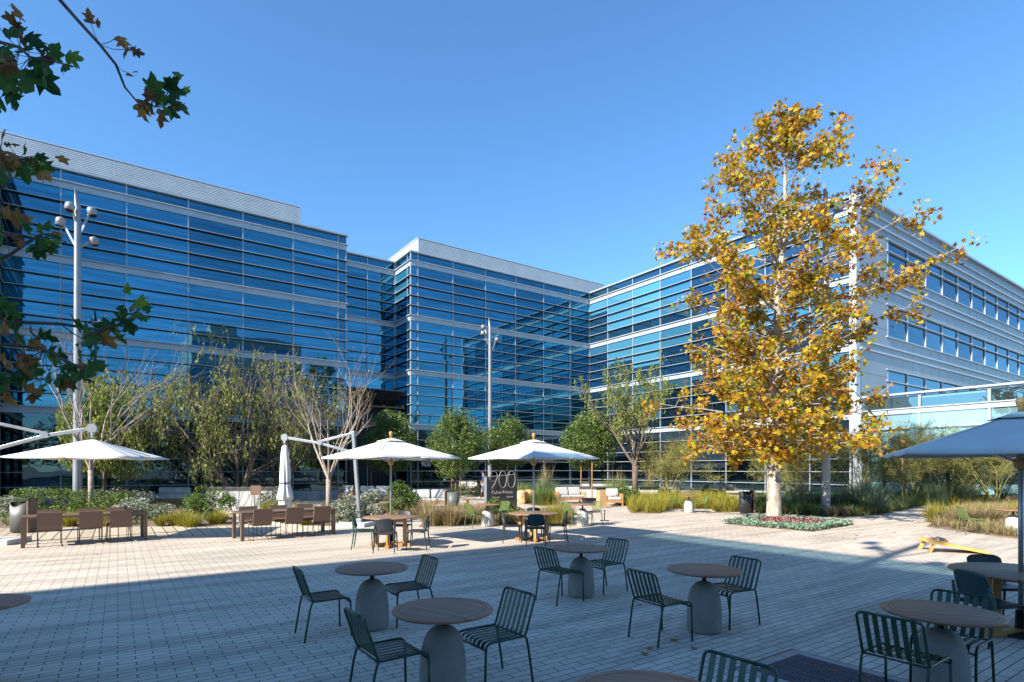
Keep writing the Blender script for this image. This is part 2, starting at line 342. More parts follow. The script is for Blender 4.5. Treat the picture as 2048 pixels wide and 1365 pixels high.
# ================================================================ materials used
ALU = mat('white aluminium', (.37, .405, .44), .38, .2, (.43, .465, .50), 1.5)
FRAME = mat('window frame aluminium', (.33, .355, .38), .4, .3, (.39, .415, .44), 2)
PANEL = mat('grey metal panel', (.25, .275, .30), .45, .2, (.29, .315, .34), .8)
GLB = glassmat('blue reflective glass', (.006, .042, .07), (.17, .50, .70), .46, .30, .0035, 2.6)
GLO = glassmat('end wall glass', (.012, .03, .045), (.34, .50, .62), .36, .15, .003, 1.6)
GLT = glassmat('teal glass', (.020, .070, .10), (.30, .58, .80), .34, .12, .006, 2.6)
GLD = glassmat('dark ground floor glass', (.006, .012, .018), (.22, .36, .46), .30, .1, .005)
GLA = glassmat('pale annex glass', (.12, .205, .22), (.60, .80, .90), .34, .05, .004)
FINSHADE = mat('dark fin shade', (.035, .042, .05), .5, .2)  # dark colour standing in for the shade below the fins
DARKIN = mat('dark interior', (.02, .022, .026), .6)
BRONZE = mat('dark bronze', (.05, .038, .03), .45, .4, (.08, .06, .045), 5)
CONC = mat('board concrete', (.36, .33, .29), .8, 0, (.46, .43, .38), 3, .25, 60)
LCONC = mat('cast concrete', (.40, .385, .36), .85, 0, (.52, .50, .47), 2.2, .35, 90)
TCONC = mat('shaded table base concrete', (.21, .195, .175), .8, 0, (.29, .27, .24), 3, .35, 140)  # tone darkened for bases standing in shade; sunlit bases use LCONC
TEAK = plankmat('weathered teak', (.19, .085, .048), (.36, .18, .10), .062, 0, .004, .5, ring=.375)
TEAKB = plankmat('teak tabletop', (.17, .10, .055), (.36, .23, .13), .085, 0, .005, .5)
TEAKW = mat('oiled teak', (.36, .17, .055), .5, 0, (.52, .27, .10), 3, .1, 30, stretch=(1, 1, 14))
PINE = mat('varnished pine', (.62, .34, .08), .4, 0, (.78, .48, .14), 3, .08, 30, stretch=(2, 12, 2))
PALEW = mat('pale ply', (.42, .235, .11), .5, 0, (.54, .33, .17), 3, stretch=(2, 12, 2))
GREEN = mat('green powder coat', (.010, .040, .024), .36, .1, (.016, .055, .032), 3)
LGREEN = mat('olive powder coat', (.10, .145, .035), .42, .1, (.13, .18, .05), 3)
NAVY = mat('charcoal plastic', (.022, .027, .035), .42, 0, (.035, .04, .05), 3)
TEALP = mat('dark teal plastic', (.008, .035, .04), .38, 0, (.012, .05, .052), 3)
DGRN = mat('bottle green plastic', (.012, .06, .04), .4, 0, (.02, .08, .05), 3)
CANVAS = mat('off white canvas', (.58, .56, .53), .85, 0, (.66, .64, .61), 3, .55, 5)
STEEL = mat('brushed steel', (.30, .32, .34), .35, .7, (.42, .44, .46), 3, stretch=(1, 1, .2))
GALV = mat('light pole paint', (.24, .25, .265), .4, .3, (.31, .32, .335), 1.2)
BLACK = mat('black metal', (.018, .018, .02), .4, .3, (.03, .03, .032), 4)
BIN = mat('grey steel bin', (.085, .085, .08), .5, .0, (.12, .12, .115), 3)
BROWNM = mat('brown painted metal', (.13, .085, .06), .5, .2, (.18, .12, .085), 3)
WEAVE = weavemat('brown wicker', (.10, .055, .04), (.25, .155, .11))
CUSH = mat('light grey cushion', (.40, .38, .36), .9, 0, (.48, .46, .44), 3, .2, 200)
SLAB = mat('white precast slab', (.46, .46, .45), .7, 0, (.56, .56, .55), 3, .1, 80)
BARKS = mat('sycamore bark', (.16, .125, .09), .85, 0, (.50, .44, .36), 7, .7, 30, stretch=(1, 1, .35), detail=6)
BARKB = mat('pale birch bark', (.20, .16, .125), .8, 0, (.38, .32, .265), 5, .4, 25, stretch=(1, 1, 2))
BARKD = mat('grey brown bark', (.07, .052, .04), .9, 0, (.18, .135, .10), 9, .8, 30, stretch=(1, 1, .3))
BARKG = mat('green palo bark', (.14, .15, .045), .8, 0, (.26, .26, .09), 6)
STAKE = mat('lodgepole stake', (.26, .12, .05), .8, 0, (.38, .19, .09), 4, .2, 40, stretch=(1, 1, .2))
MULCH = mat('bark mulch', (.10, .065, .04), .95, 0, (.27, .19, .12), 9, 1.0, 40, detail=8)
LSYC = leafmat('autumn sycamore leaves', [(.06, .09, .015), (.10, .15, .02), (.24, .26, .02), (.50, .37, .02), (.56, .35, .02), (.52, .26, .015), (.42, .17, .02), (.24, .10, .03), (.13, .06, .025)], .38)
LFIC = leafmat('glossy green leaves', [(.03, .07, .018), (.055, .11, .022), (.10, .16, .035), (.17, .23, .06), (.26, .27, .10)], .25, .4)
LWIL = leafmat('yellow green leaves', [(.09, .13, .03), (.16, .20, .04), (.25, .28, .06), (.32, .33, .09)], .4)
LMED = leafmat('mid green leaves', [(.05, .09, .02), (.09, .15, .03), (.16, .23, .05), (.24, .30, .08)], .35)
LSIL = leafmat('silvery leaves', [(.14, .16, .11), (.24, .26, .19), (.34, .36, .27), (.42, .42, .33)], .2, .8)
LSUC = leafmat('blue green succulent', [(.08, .15, .10), (.14, .23, .16), (.23, .32, .22), (.32, .36, .20)], .15)
LPUR = leafmat('purple succulent', [(.10, .03, .05), (.22, .06, .08), (.30, .10, .10), (.14, .16, .09)], .15)
LNEAR = leafmat('turning green leaves', [(.02, .06, .015), (.03, .09, .02), (.06, .15, .025), (.10, .20, .03)], .45, .5)
LBRN = leafmat('dry brown leaves', [(.09, .035, .02), (.20, .085, .03), (.34, .16, .04), (.42, .22, .05)], .3, .6)
GYEL = leafmat('yellow green grass', [(.10, .12, .02), (.22, .22, .025), (.38, .32, .04), (.48, .38, .09)], .35)
GGRN = leafmat('green grass', [(.05, .10, .03), (.10, .17, .045), (.18, .25, .07), (.27, .30, .10)], .3)
GTAN = leafmat('tan grass', [(.16, .12, .05), (.30, .22, .11), (.42, .33, .18), (.22, .22, .07)], .3)
GBLU = leafmat('blue green grass', [(.07, .12, .07), (.13, .20, .12), (.22, .28, .15), (.32, .34, .18)], .3)
# ================================================================ ground
PAVE = pavemat()
def sheet(name, poly, z, m, th=0.0, kind='structure'):
    mb = MB()
    if th: mb.prism(poly, z-th, z)
    else: mb.add([(p[0], p[1], z) for p in poly], [tuple(range(len(poly)))])
    o = mb.build(name, m)
    # keep faces looking up
    if not th and o.data.polygons[0].normal.z < 0: o.data.flip_normals()
    return tag(o, kind=kind)
def poly(*pts): return [tuple(at(*p)[:2]) for p in pts]
far = mat('distant ground', (.16, .15, .13), .9, 0, (.22, .2, .17), .05)
sheet('ground', [(-900, -900), (900, -900), (900, 900), (-900, 900)], -.006, far)
sheet('paving', [(-40, -30), (38.0, -30), (38.0, 47), (-40, 47)], 0, PAVE)
DECK = plankmat('pale deck boards', (.38, .30, .21), (.52, .43, .31), .30, 0, .028, .7)
sheet('boardwalk', poly((-420, 1096), (-60, 1086), (205, 1078), (400, 1071.5), (600, 1066), (560, 1052), (400, 1053.5), (200, 1055), (-60, 1057), (-420, 1062)), .005, DECK)
PATHM = mat('sandy path', (.46, .38, .28), .9, 0, (.56, .48, .37), 2, .2, 90)
sheet('path', poly((600, 1066), (700, 1061), (705, 1050), (655, 1040), (590, 1022), (560, 1008), (500, 1012), (440, 1018), (470, 1035), (480, 1053)), .006, PATHM)
beds = {
 'left': [(-330, 1058), (0, 1057), (210, 1054.5), (478, 1051), (462, 1036), (420, 1020), (330, 1009), (150, 1011), (0, 1018), (-330, 1030)],
 'silver': [(606, 1052), (700, 1054), (745, 1047), (760, 1030), (800, 1020), (770, 1006), (690, 1008), (600, 1018)],
 'bush': [(768, 1033), (845, 1040), (870, 1028), (850, 1015), (800, 1006), (760, 1008)],
 'tan': [(838, 1055), (925, 1051), (1140, 1051), (1152, 1041), (1120, 1027), (1075, 1028), (1045, 1037), (1010, 1030), (945, 1025), (915, 1022), (860, 1032)],
 'plume': [(1040, 1006), (1068, 1012), (1113, 1014), (1122, 992), (1108, 984), (1035, 985)],
 'right': [(1255, 1018), (1262, 1027), (1318, 1028), (1336, 1019), (1424, 1019), (1436, 1026), (1480, 1025), (1476, 992), (1350, 990), (1245, 992)],
 'pole': [(1512, 1028), (1640, 1033), (1668, 1036), (1755, 1031), (1812, 1020), (1850, 1010), (1990, 1006), (1900, 1002.5), (1740, 1002), (1560, 1000), (1500, 1000)],
 'edge': [(1853, 1054), (1960, 1069), (2080, 1084), (2300, 1110), (2420, 1050), (2200, 1012), (1990, 1010), (1905, 1020)],
 'tree': [(1445, 1048.5), (1625, 1064.5), (1708, 1049.5), (1540, 1036)],
}
for k, b in beds.items():
    beds[k] = poly(*b); sheet('planting_bed', beds[k], .018, MULCH, .016)
# steel edging round the tree bed is the mulch sheet's own rim; drain grate in the paving
cor = cw(3.03, 6.11)
gx, gy = cor.x, cor.y
t = thing('drain_grate', 'dark steel drain grate in a pale frame set into the near paving', 'drain grate', (gx-.52, gy-.8, 0))
mb = MB()
for c, d in (((0, .745, .004), (1.04, .11, .012)), ((0, -.745, .004), (1.04, .11, .012)), ((-.465, 0, .004), (.11, 1.38, .012)), ((.465, 0, .004), (.11, 1.38, .012))): mb.box(c, d)
mb.build('frame', mat('grate frame', (.28, .28, .28), .6, .2), t)
mb = MB(); mb.box((0, 0, .0025), (.82, 1.38, .003)); mb.build('pit', BLACK, t)
mb = MB()
for i in range(52): mb.box((0, -.68+i*.0267, .009), (.82, .012, .008))
for i in range(6): mb.box((-.35+i*.14, 0, .008), (.012, 1.37, .006))
mb.build('bars', mat('grate steel', (.055, .08, .115), .5), t)
mb = MB(); mb.box((-.02, .82, .002), (1.16, .035, .003)); mb.box((.545, 0, .002), (.02, 1.66, .003)); mb.build('joint', BLACK, t)
# ================================================================ buildings
STO = [(0.35, 5.05), (5.45, 9.4), (9.8, 13.75), (14.15, 18.1), (18.5, 19.16)]
def facade(par, P, e, n, cuts, sto=STO, glass=GLB, ends=(0, 0), top=19.2, fins=True, winname='window', base=True, finout=.15, mw=.065):
    """one curtain wall plane: P start corner, e along, n outwards"""
    P, e, n = Vector(P), Vector(e), Vector(n); e3 = Vector((e.x, e.y, 0)); n3 = Vector((n.x, n.y, 0))
    def bx(mb, s0, s1, o0, o1, z0, z1):
        c = P+e3*(s0+s1)/2+n3*(o0+o1)/2; ds = abs(s1-s0); do = abs(o1-o0)
        d = (abs(e3.x)*ds+abs(n3.x)*do, abs(e3.y)*ds+abs(n3.y)*do, z1-z0)
        mb.box((c.x, c.y, (z0+z1)/2), d)
    S0, S1 = cuts[0], cuts[-1]
    for z0, z1 in sto:
        for a, b in zip(cuts[:-1], cuts[1:]):
            mb = MB(); bx(mb, a+mw/2+.002, b-mw/2-.002, -.085, -.055, z0+.002, z1-.002); mb.build(winname, GLD if (z0 < 1 and glass is not GLA) else glass, par)
    for s in cuts:
        mb = MB(); bx(mb, s-mw/2, s+mw/2, -.1, .03, 0, top-.06); mb.build('mullion', FRAME, par)
    z = [b[1] for b in sto[:-1]]
    for i, (z0, z1) in enumerate(sto[:-1]):
        zn = sto[i+1][0]; mb = MB(); bx(mb, S0+.001, S1-.001, -.1, .034, z1, zn-.03); mb.build('floor_band', ALU, par)
        mb = MB(); bx(mb, S0-ends[0]*finout, S1+ends[1]*finout, -.095, finout, zn-.03, zn+.03); mb.build('sunshade_fin', ALU, par)
    if fins:
        for i, (z0, z1) in enumerate(sto):
            if z1-z0 < 2: continue
            zs = [z1-.83*k for k in range(1, 7) if z1-.83*k > max(z0+.3, .5)] if i == 0 else [z0+.79*k for k in range(1, 5)]
            for q in zs:
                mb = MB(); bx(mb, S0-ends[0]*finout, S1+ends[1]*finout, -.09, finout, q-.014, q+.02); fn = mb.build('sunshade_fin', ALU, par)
                mb = MB(); bx(mb, S0-ends[0]*(finout-.02), S1+ends[1]*(finout-.02), -.088, finout-.02, q-.036, q-.0145); mb.build('fin_shade_strip', FINSHADE, fn)  # added strip: shade under the fin put in as dark colour
    mb = MB(); bx(mb, S0-ends[0]*.12, S1+ends[1]*.12, -.35, .16, top-.06, top+.05); mb.build('roof_edge', ALU, par)
    if base: mb = MB(); bx(mb, S0+.001, S1-.001, -.1, .05, 0, sto[0][0]); mb.build('plinth', FRAME, par)
VA, UR, VC = 41.6, 38.2, 16.95
WALLM = mat('building wall', (.30, .31, .33), .6, 0, (.36, .37, .39), 1)
t = thing('glass_office_building', 'long blue glass office building with ribbed metal roof screens and a recessed entrance', 'office building', (14, VA, 0))
def loc(o):  # children keep world coordinates
    for ch in o.children: ch.matrix_parent_inverse = Matrix.Translation(-o.location)
OFF = t
mb = MB(); mb.box((-.65+-4, VA+.101+12.5, 9.55), (37.1, 25, 19.1)); mb.box((16.52, VA+3.2+12.5, 9.55), (5.22, 24.5, 19.1)); mb.box((29.4, VA+.101+12.5, 9.55), (20.4, 25, 19.1)); mb.build('wall', WALLM, t)
cA = [-8.9, -5.8, -2.69, .44, 3.7, 6.9, 10.13, 13.3, 13.9]
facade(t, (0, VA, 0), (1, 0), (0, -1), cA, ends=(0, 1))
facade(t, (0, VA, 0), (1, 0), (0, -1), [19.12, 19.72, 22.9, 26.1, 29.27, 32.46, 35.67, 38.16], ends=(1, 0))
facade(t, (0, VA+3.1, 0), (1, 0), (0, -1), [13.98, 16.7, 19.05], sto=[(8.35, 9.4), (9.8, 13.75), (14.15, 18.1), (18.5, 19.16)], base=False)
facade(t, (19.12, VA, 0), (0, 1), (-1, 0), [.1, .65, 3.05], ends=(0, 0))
# ribbed roof screens
RIB = mat('ribbed roof metal', (.50, .52, .54), .45, .25, (.58, .60, .62), 1)
def screen(x0, y0, x1, y1, side=0):
    mb = MB(); L = abs(x1-x0)+abs(y1-y0); cx, cy = (x0+x1)/2, (y0+y1)/2
    al = (L, .10) if y0 == y1 else (.10, L)
    mb.box((cx, cy, 19.95), (al[0], al[1], 1.6)); mb.build('screen_backing', PANEL, t); mb = MB()
    for i in range(14):
        z = 19.2+.105*i+.06
        for q in (-1, 1):
            o = (0, q*.075) if y0 == y1 else (q*.075, 0)
            mb.box((cx+o[0], cy+o[1], z), (al[0]-.02 if y0 == y1 else .05, al[1]-.02 if y0 != y1 else .05, .074))
    mb.box((cx, cy, 20.77), (al[0]+(.1 if y0 == y1 else .12), al[1]+(.1 if y0 != y1 else .12), .05))
    mb.build('roof_screen', RIB, t)
    n = max(1, int(L/9)); mb = MB()
    for i in range(n+1):
        f = i/n; mb.box((x0+(x1-x0)*f, y0+(y1-y0)*f, 19.95), (.03 if y0 == y1 else .205, .205 if y0 == y1 else .03, 1.58))
    mb.build('screen_joint', RIB, t)
screen(-22, VA+.75, 10.75, VA+.75); screen(20.15, VA+.9, 41, VA+.9); screen(10.75, VA+.87, 10.75, VA+14); screen(20.15, VA+1.0, 20.15, VA+14)
# entrance bay: dark opening, folded up glass door, canopy beams
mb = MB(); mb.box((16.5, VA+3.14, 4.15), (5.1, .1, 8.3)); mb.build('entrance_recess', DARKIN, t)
mb = MB()
for z in (2.75, 4.35, 5.9): mb.box((16.5, VA+3.0, z), (5.1, .14, .09))
for x in (14.1, 15.3, 17.7, 18.95): mb.box((x, VA+3.04, 4.1), (.1, .12, 8.2))
mb.build('entrance_frame', BRONZE, t)
mb = MB(); mb.box((16.1, VA+2.6, 8.25), (4.4, .9, .13)); mb.build('canopy', ALU, t)
M = Matrix.Rotation(math.radians(-32), 3, 'X')
mb = MB(); mb.box((16.2, VA+1.35, 7.4), (4.9, 2.5, .06), M=M); mb.build('folding_door', mat('smoked glass', (.03, .028, .026), .12, 0, (.05, .045, .04), 2), t)
mb = MB()
for x in (13.8, 15.4, 17.0, 18.6): mb.bar((x, VA+2.5, 8.1), (x, VA+.25, 6.75), .08, .1)
mb.box((16.2, VA+.22, 6.72), (4.95, .12, .12)); mb.build('door_frame', BRONZE, t)
mb = MB(); mb.box((15.0, VA+2.8, 2.9), (3.6, .5, .16)); mb.build('awning', ALU, t)
def text(body, size, ext=.01, sx=1.0):
    cu = bpy.data.curves.new('lettering', 'FONT'); cu.body = body; cu.size = size; cu.extrude = ext; cu.offset = size*.004
    o = bpy.data.objects.new('lettering', cu); C.objects.link(o); dg = bpy.context.evaluated_depsgraph_get()
    me = bpy.data.meshes.new_from_object(o.evaluated_get(dg)); C.objects.unlink(o); bpy.data.objects.remove(o); return me
def letters(name, body, size, P, rz, m, parent, sx=1.0):
    me = text(body, size); me.materials.clear(); me.materials.append(m); o = bpy.data.objects.new(name, me); C.objects.link(o)
    o.location = P; o.rotation_euler = (PI/2, 0, rz); o.scale = (sx, 1, 1); o.parent = parent; return o
WHITE = mat('white vinyl', (.7, .7, .7), .5)
letters('house_number', '900', .62, (19.95, VA-.03, 2.1), 0, WHITE, t)
loc(t)
# right wing
t = thing('glass_office_wing', 'teal glass office wing at the right with white corner column and grey panelled end', 'office building', (UR, VC, 0))
mb = MB(); mb.box((UR+.101+20, (VA+.1+VC+.101)/2, 9.55), (40, VA-VC-.001, 19.1)); mb.build('wall', WALLM, t)
cR = [0, 2.55, 5.72, 8.9, 12.1, 15.3, 18.5, 21.7, 24.3]
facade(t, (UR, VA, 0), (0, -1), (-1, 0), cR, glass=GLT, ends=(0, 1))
mb = MB(); mb.box((UR-.02, VC+.12, 9.62), (.5, .42, 19.24)); mb.build('corner_column', ALU, t)
# end wall of metal panels with strip windows
X0 = UR+.24; X1 = UR+40
def wb(name, x0, x1, z0, z1, o0, o1, m):
    mb = MB(); mb.box(((x0+x1)/2, VC-(o0+o1)/2, (z0+z1)/2), (x1-x0, o1-o0, z1-z0)); return mb.build(name, m, t)
WX0 = 42.45; cuts = [WX0+3.15*i for i in range(12)]
levels = [(15.1, 17.3), (10.75, 12.95), (6.4, 8.6)]
wb('cladding', X0, WX0, 0, 19.1, -.09, .06, PANEL)
prev = 19.1
segs = [(17.3, 19.1), (12.95, 15.1), (8.6, 10.75), (0, 6.4)]
for z0, z1 in segs: wb('cladding', WX0+.001, X1, z0, z1, -.09, .06, PANEL)
DKJ = mat('panel joint', (.10, .11, .12), .7)
for z0 in (18.35, 17.75, 14.35, 13.85, 10.0, 9.5, 5.7):
    wb('cornice', X0+.002, X1, z0, z0+.12, .061, .17, ALU)
mb = MB()
for z0, z1 in segs:
    for x in [X0+1.6*i for i in range(25)]:
        if x > WX0: mb.box((x, VC-.0615, (z0+z1)/2), (.018, .005, z1-z0-.01))
for z in (3.2, 6.4, 8.05, 9.6, 11.2, 12.9, 14.6, 16.2, 17.6): mb.box(((X0+WX0)/2, VC-.0615, z), (WX0-X0-.01, .005, .022))
mb.build('panel_joint', DKJ, t)
for z0, z1 in levels:
    for a, b in zip(cuts[:-1], cuts[1:]):
        mb = MB(); mb.box(((a+b)/2, VC+.03, (z0+z1)/2), (b-a-.08, .03, z1-z0-.01)); mb.build('window', GLO, t)
    for a in cuts:
        mb = MB(); mb.box((a, VC-.01, (z0+z1)/2), (.085, .13, z1-z0)); mb.build('mullion', ALU, t)
    for z, h in ((z1-.78, .06), (z0+.02, .07), (z1-.02, .06)):
        mb = MB(); mb.box(((WX0-.3+cuts[-1])/2, VC-.08, z), (cuts[-1]-WX0+.3, .16, h)); mb.build('transom', ALU, t)
mb = MB(); mb.box(((X0+X1)/2, VC-.05, 19.17), (X1-X0+.3, .5, .14)); mb.build('roof_edge', ALU, t)
loc(t)
# low annex on the right
t = thing('low_glass_annex', 'low annex with pale aqua glass and dark door posts at the far right', 'annex', (UR, 8, 0))
mb = MB(); mb.box((UR+7.1, 4.4, 3.1), (14, 24.6, 6.2)); mb.build('wall', WALLM, t)
cX = [.2, 3.4, 6.61, 9.81, 13.0, 16.2, 19.4]
P = (UR, VC, 0)
facade(t, P, (0, -1), (-1, 0), cX, sto=[(3.56, 5.19), (5.5, 6.15)], glass=GLA, top=6.37, fins=False, base=False, finout=.1, mw=.13)
mb = MB(); mb.box((UR-.02, VC-9.8, 4.33), (.16, 19.2, .09)); mb.build('transom', ALU, t)
mb = MB(); mb.box((UR-.03, VC-9.8, 3.37), (.2, 19.2, .36)); mb.build('fascia', ALU, t)
for i in range(18):
    y = VC-.5-1.07*i; mb = MB(); mb.box((UR-.02, y-.55, 1.85), (.03, .92, 2.6)); mb.build('door_pane', GLA, t)
    mb = MB(); mb.box((UR-.03, y, 1.6), (.14, .15, 3.18)); mb.build('door_post', BRONZE, t)
mb = MB(); mb.box((UR-.03, VC-9.8, .3), (.12, 19.2, .5)); mb.build('plinth', BRONZE, t)
mb = MB(); mb.box((UR-.05, VC-.22, 3.2), (.62, .4, 6.4)); mb.build('column', ALU, t)
loc(t)
# west return wing, just outside the left edge
t = thing('glass_side_wing', 'dark glass side wing at the left edge, mirrored as slanting fins', 'office building', (-5.3, 37, 0))
mb = MB(); mb.box((-9.41, (33.0+VA-.2)/2, 9.55), (8, VA-.2-33.0, 19.1)); mb.build('wall', WALLM, t)
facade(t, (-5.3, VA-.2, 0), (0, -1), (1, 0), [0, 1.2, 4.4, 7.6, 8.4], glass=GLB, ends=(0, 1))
loc(t)
# neighbours behind the camera: they shade the plaza and stand mirrored in the glass
t = thing('shading_office_block', 'pale office block behind the viewpoint whose straight shadow covers the near paving', 'office building', (-30, -15, 0))
HB = 19.2; U1 = -15.75; V0 = 8.35
mb = MB(); mb.box((U1-.6-16, (V0-60)/2, HB/2), (32, V0+60, HB)); mb.build('wall', CONC, t)
mb = MB(); mb.box((U1-.3, (V0-60)/2, HB-.2), (.6, V0+60, .4)); mb.build('roof_edge', ALU, t)
for i in range(4):
    mb = MB(); mb.box((U1-.6-16, V0+.01, 2.8+4.4*i), (30, .08, 2.0)); mb.build('window', GLB, t)
    mb = MB(); mb.box((U1-.59, -26, 2.8+4.4*i), (.08, 60, 2.0)); mb.build('window', GLB, t)
gm = bpy.data.materials.new('roof rail glass'); gm.use_nodes = True; n, l = nt(gm); n.remove(n['Principled BSDF'])
tr = n.new('ShaderNodeBsdfTransparent'); tr.inputs[0].default_value = (.42, .56, .60, 1); l.new(tr.outputs[0], n['Material Output'].inputs[0])
mb = MB(); mb.box((U1-.03, (V0-60)/2, HB+.35), (.02, V0+60, .68)); mb.build('rail_glass', gm, t)
mb = MB(); mb.box((U1-.03, (V0-60)/2, HB+.73), (.09, V0+60, .09)); mb.build('rail', ALU, t); loc(t)
t = thing('south_office_block', 'beige banded office block mirrored in the blue glass above the trees', 'office building', (22, -45, 0))
BEI = mat('beige cladding', (.36, .33, .29), .7, 0, (.42, .39, .35), 1)
mb = MB(); mb.box((22.4, -55, 14.6), (21, 20, 29.2)); mb.build('wall', BEI, t)
for i in range(5):
    mb = MB(); mb.box((22.4, -44.98, 3.4+5.6*i), (20.6, .1, 2.7)); mb.build('window', GLB, t)
mb = MB(); mb.box((18, -50, 30.4), (5, 6, 2.4)); mb.build('roof_plant_room', BEI, t); loc(t)
# ================================================================ furniture
def slatchair(m, name, label):
    t = thing(name, label, 'chair')
    w = .235; mb = MB()
    for s in (-1, 1):
        mb.tube([(-.305, s*(w-.05), .80), (-.303, s*(w-.015), .79), (-.298, s*w, .765), (-.2, s*w, .475), (-.19, s*w, .457), (-.17, s*w, .448), (.16, s*w, .452), (.205, s*w, .447), (.232, s*w, .425), (.24, s*w, .39)], .0115, 8)
    mb.tube([(-.305, -(w-.05), .80), (-.305, w-.05, .80)], .0115, 8); mb.tube([(.235, -w, .395), (.235, w, .395)], .009, 6); mb.tube([(-.19, -w, .44), (-.19, w, .44)], .009, 6)
    mb.build('frame', m, t)
    mb = MB()
    for i in range(6):
        y = -w+.0672*(i+1)-.0002; hw = .019
        prof = [(-.303, .795), (-.25, .635), (-.195, .478), (-.182, .459), (-.16, .451), (0, .449), (.15, .453), (.197, .447), (.222, .43), (.232, .4)]
        mb.shell([[(x, y-hw, z), (x, y+hw, z)] for x, z in prof], .006, smooth=False)
    mb.build('slats', m, t)
    for s in (-1, 1):
        mb = MB(); mb.tube([(.238, s*w, .41), (.245, s*w, .2), (.25, s*w, 0)], .0115, 8); mb.build('leg', m, t)
        mb = MB(); mb.tube([(-.185, s*w, .448), (-.205, s*w, .42), (-.225, s*w, .34), (-.262, s*w, .12), (-.28, s*w, 0)], .0115, 8); mb.build('leg', m, t)
    return t
pg = slatchair(GREEN, 'slat_chair', 'x'); pl = slatchair(LGREEN, 'slat_chair', 'x')
def setchair(lat, d, phi, label, proto=None, group='green metal slat chairs round the small tables', first={}):
    proto = proto or pg; f = dirw(phi); p = cw(lat, d)+Vector((math.cos(f), math.sin(f), 0))*.29
    k = proto.name
    if k not in first:
        first[k] = 1; proto.location = p; proto.rotation_euler = (0, 0, f); proto['label'] = label; proto['group'] = group; return proto
    return dup(proto, p, f, label, group)
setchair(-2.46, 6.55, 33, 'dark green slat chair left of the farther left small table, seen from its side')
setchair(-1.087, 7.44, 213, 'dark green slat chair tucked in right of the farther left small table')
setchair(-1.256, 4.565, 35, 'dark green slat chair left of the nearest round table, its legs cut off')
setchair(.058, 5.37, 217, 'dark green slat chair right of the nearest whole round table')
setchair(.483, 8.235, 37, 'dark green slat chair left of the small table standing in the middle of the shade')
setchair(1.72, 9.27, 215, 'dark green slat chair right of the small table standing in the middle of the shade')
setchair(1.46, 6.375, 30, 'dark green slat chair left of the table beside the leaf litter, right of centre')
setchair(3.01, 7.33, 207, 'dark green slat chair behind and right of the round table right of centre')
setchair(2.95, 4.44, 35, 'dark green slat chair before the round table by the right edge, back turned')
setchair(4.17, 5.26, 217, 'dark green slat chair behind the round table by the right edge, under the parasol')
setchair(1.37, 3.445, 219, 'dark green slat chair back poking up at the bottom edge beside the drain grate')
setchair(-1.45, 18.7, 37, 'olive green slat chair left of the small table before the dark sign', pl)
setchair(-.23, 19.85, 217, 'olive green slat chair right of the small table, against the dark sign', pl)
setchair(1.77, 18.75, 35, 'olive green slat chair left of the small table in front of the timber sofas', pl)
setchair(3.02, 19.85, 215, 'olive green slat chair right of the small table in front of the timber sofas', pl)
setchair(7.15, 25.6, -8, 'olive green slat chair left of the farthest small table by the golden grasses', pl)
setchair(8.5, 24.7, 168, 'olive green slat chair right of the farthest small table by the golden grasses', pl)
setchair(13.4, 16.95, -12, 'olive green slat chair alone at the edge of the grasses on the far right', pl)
def bistro(m_top, m_base):
    t = thing('bistro_table', 'x', 'table')
    mb = MB(); mb.lathe([(0, .712), (.40, .712), (.428, .718), (.438, .730), (.432, .742), (.415, .746), (0, .7465)], 56); mb.build('tabletop', m_top, t)
    mb = MB(); mb.lathe([(.13, .708), (.12, .70), (.03, .69), (.026, .60), (.08, .58), (.0, .575)], 20); mb.build('neck', BLACK, t)
    mb = MB(); mb.lathe([(0, 0), (.175, 0), (.195, .012), (.203, .04), (.204, .15), (.2, .28), (.19, .38), (.172, .46), (.142, .53), (.10, .575), (.05, .598), (0, .603)], 40); mb.build('base', m_base, t)
    return t
bt = bistro(TEAK, TCONC)
tabs = [((-1.72, 6.97), 'round teak table on a domed concrete base, farther of the two lower left'),
 ((-.60, 4.93), 'nearest whole round weathered teak table on a domed concrete base, lower left'),
 ((1.06, 8.71), 'round weathered teak table on a concrete base in the middle of the shade'),
 ((2.32, 6.85), 'round weathered teak table on a concrete base right of centre with leaves lying before it'),
 ((3.66, 4.84), 'large looking round teak table on a concrete base by the right edge'),
 ((.72, 3.0), 'round teak tabletop cut off by the bottom edge of the picture'),
 ((-4.88, 5.09), 'round teak table of which only the rim shows at the left edge'),
 ((-.83, 19.2), 'sunlit small round table with pale concrete base before the dark number sign'),
 ((2.40, 19.3), 'small round table with pale concrete base before the timber sofas'),
 ((7.82, 25.1), 'farthest small round table with white base in front of the golden grasses'),
 ((14.75, 16.7), 'small round table with white base beside the lone chair at the right edge')]
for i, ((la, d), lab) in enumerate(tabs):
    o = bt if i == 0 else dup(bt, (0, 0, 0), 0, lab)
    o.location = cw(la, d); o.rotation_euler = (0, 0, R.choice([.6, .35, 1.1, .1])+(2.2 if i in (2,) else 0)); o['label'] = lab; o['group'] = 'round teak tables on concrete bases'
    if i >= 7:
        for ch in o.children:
            if ch.name.startswith('base'): ch.data = ch.data.copy(); ch.data.materials[0] = LCONC  # sunlit tables take a paler concrete than the shaded ones
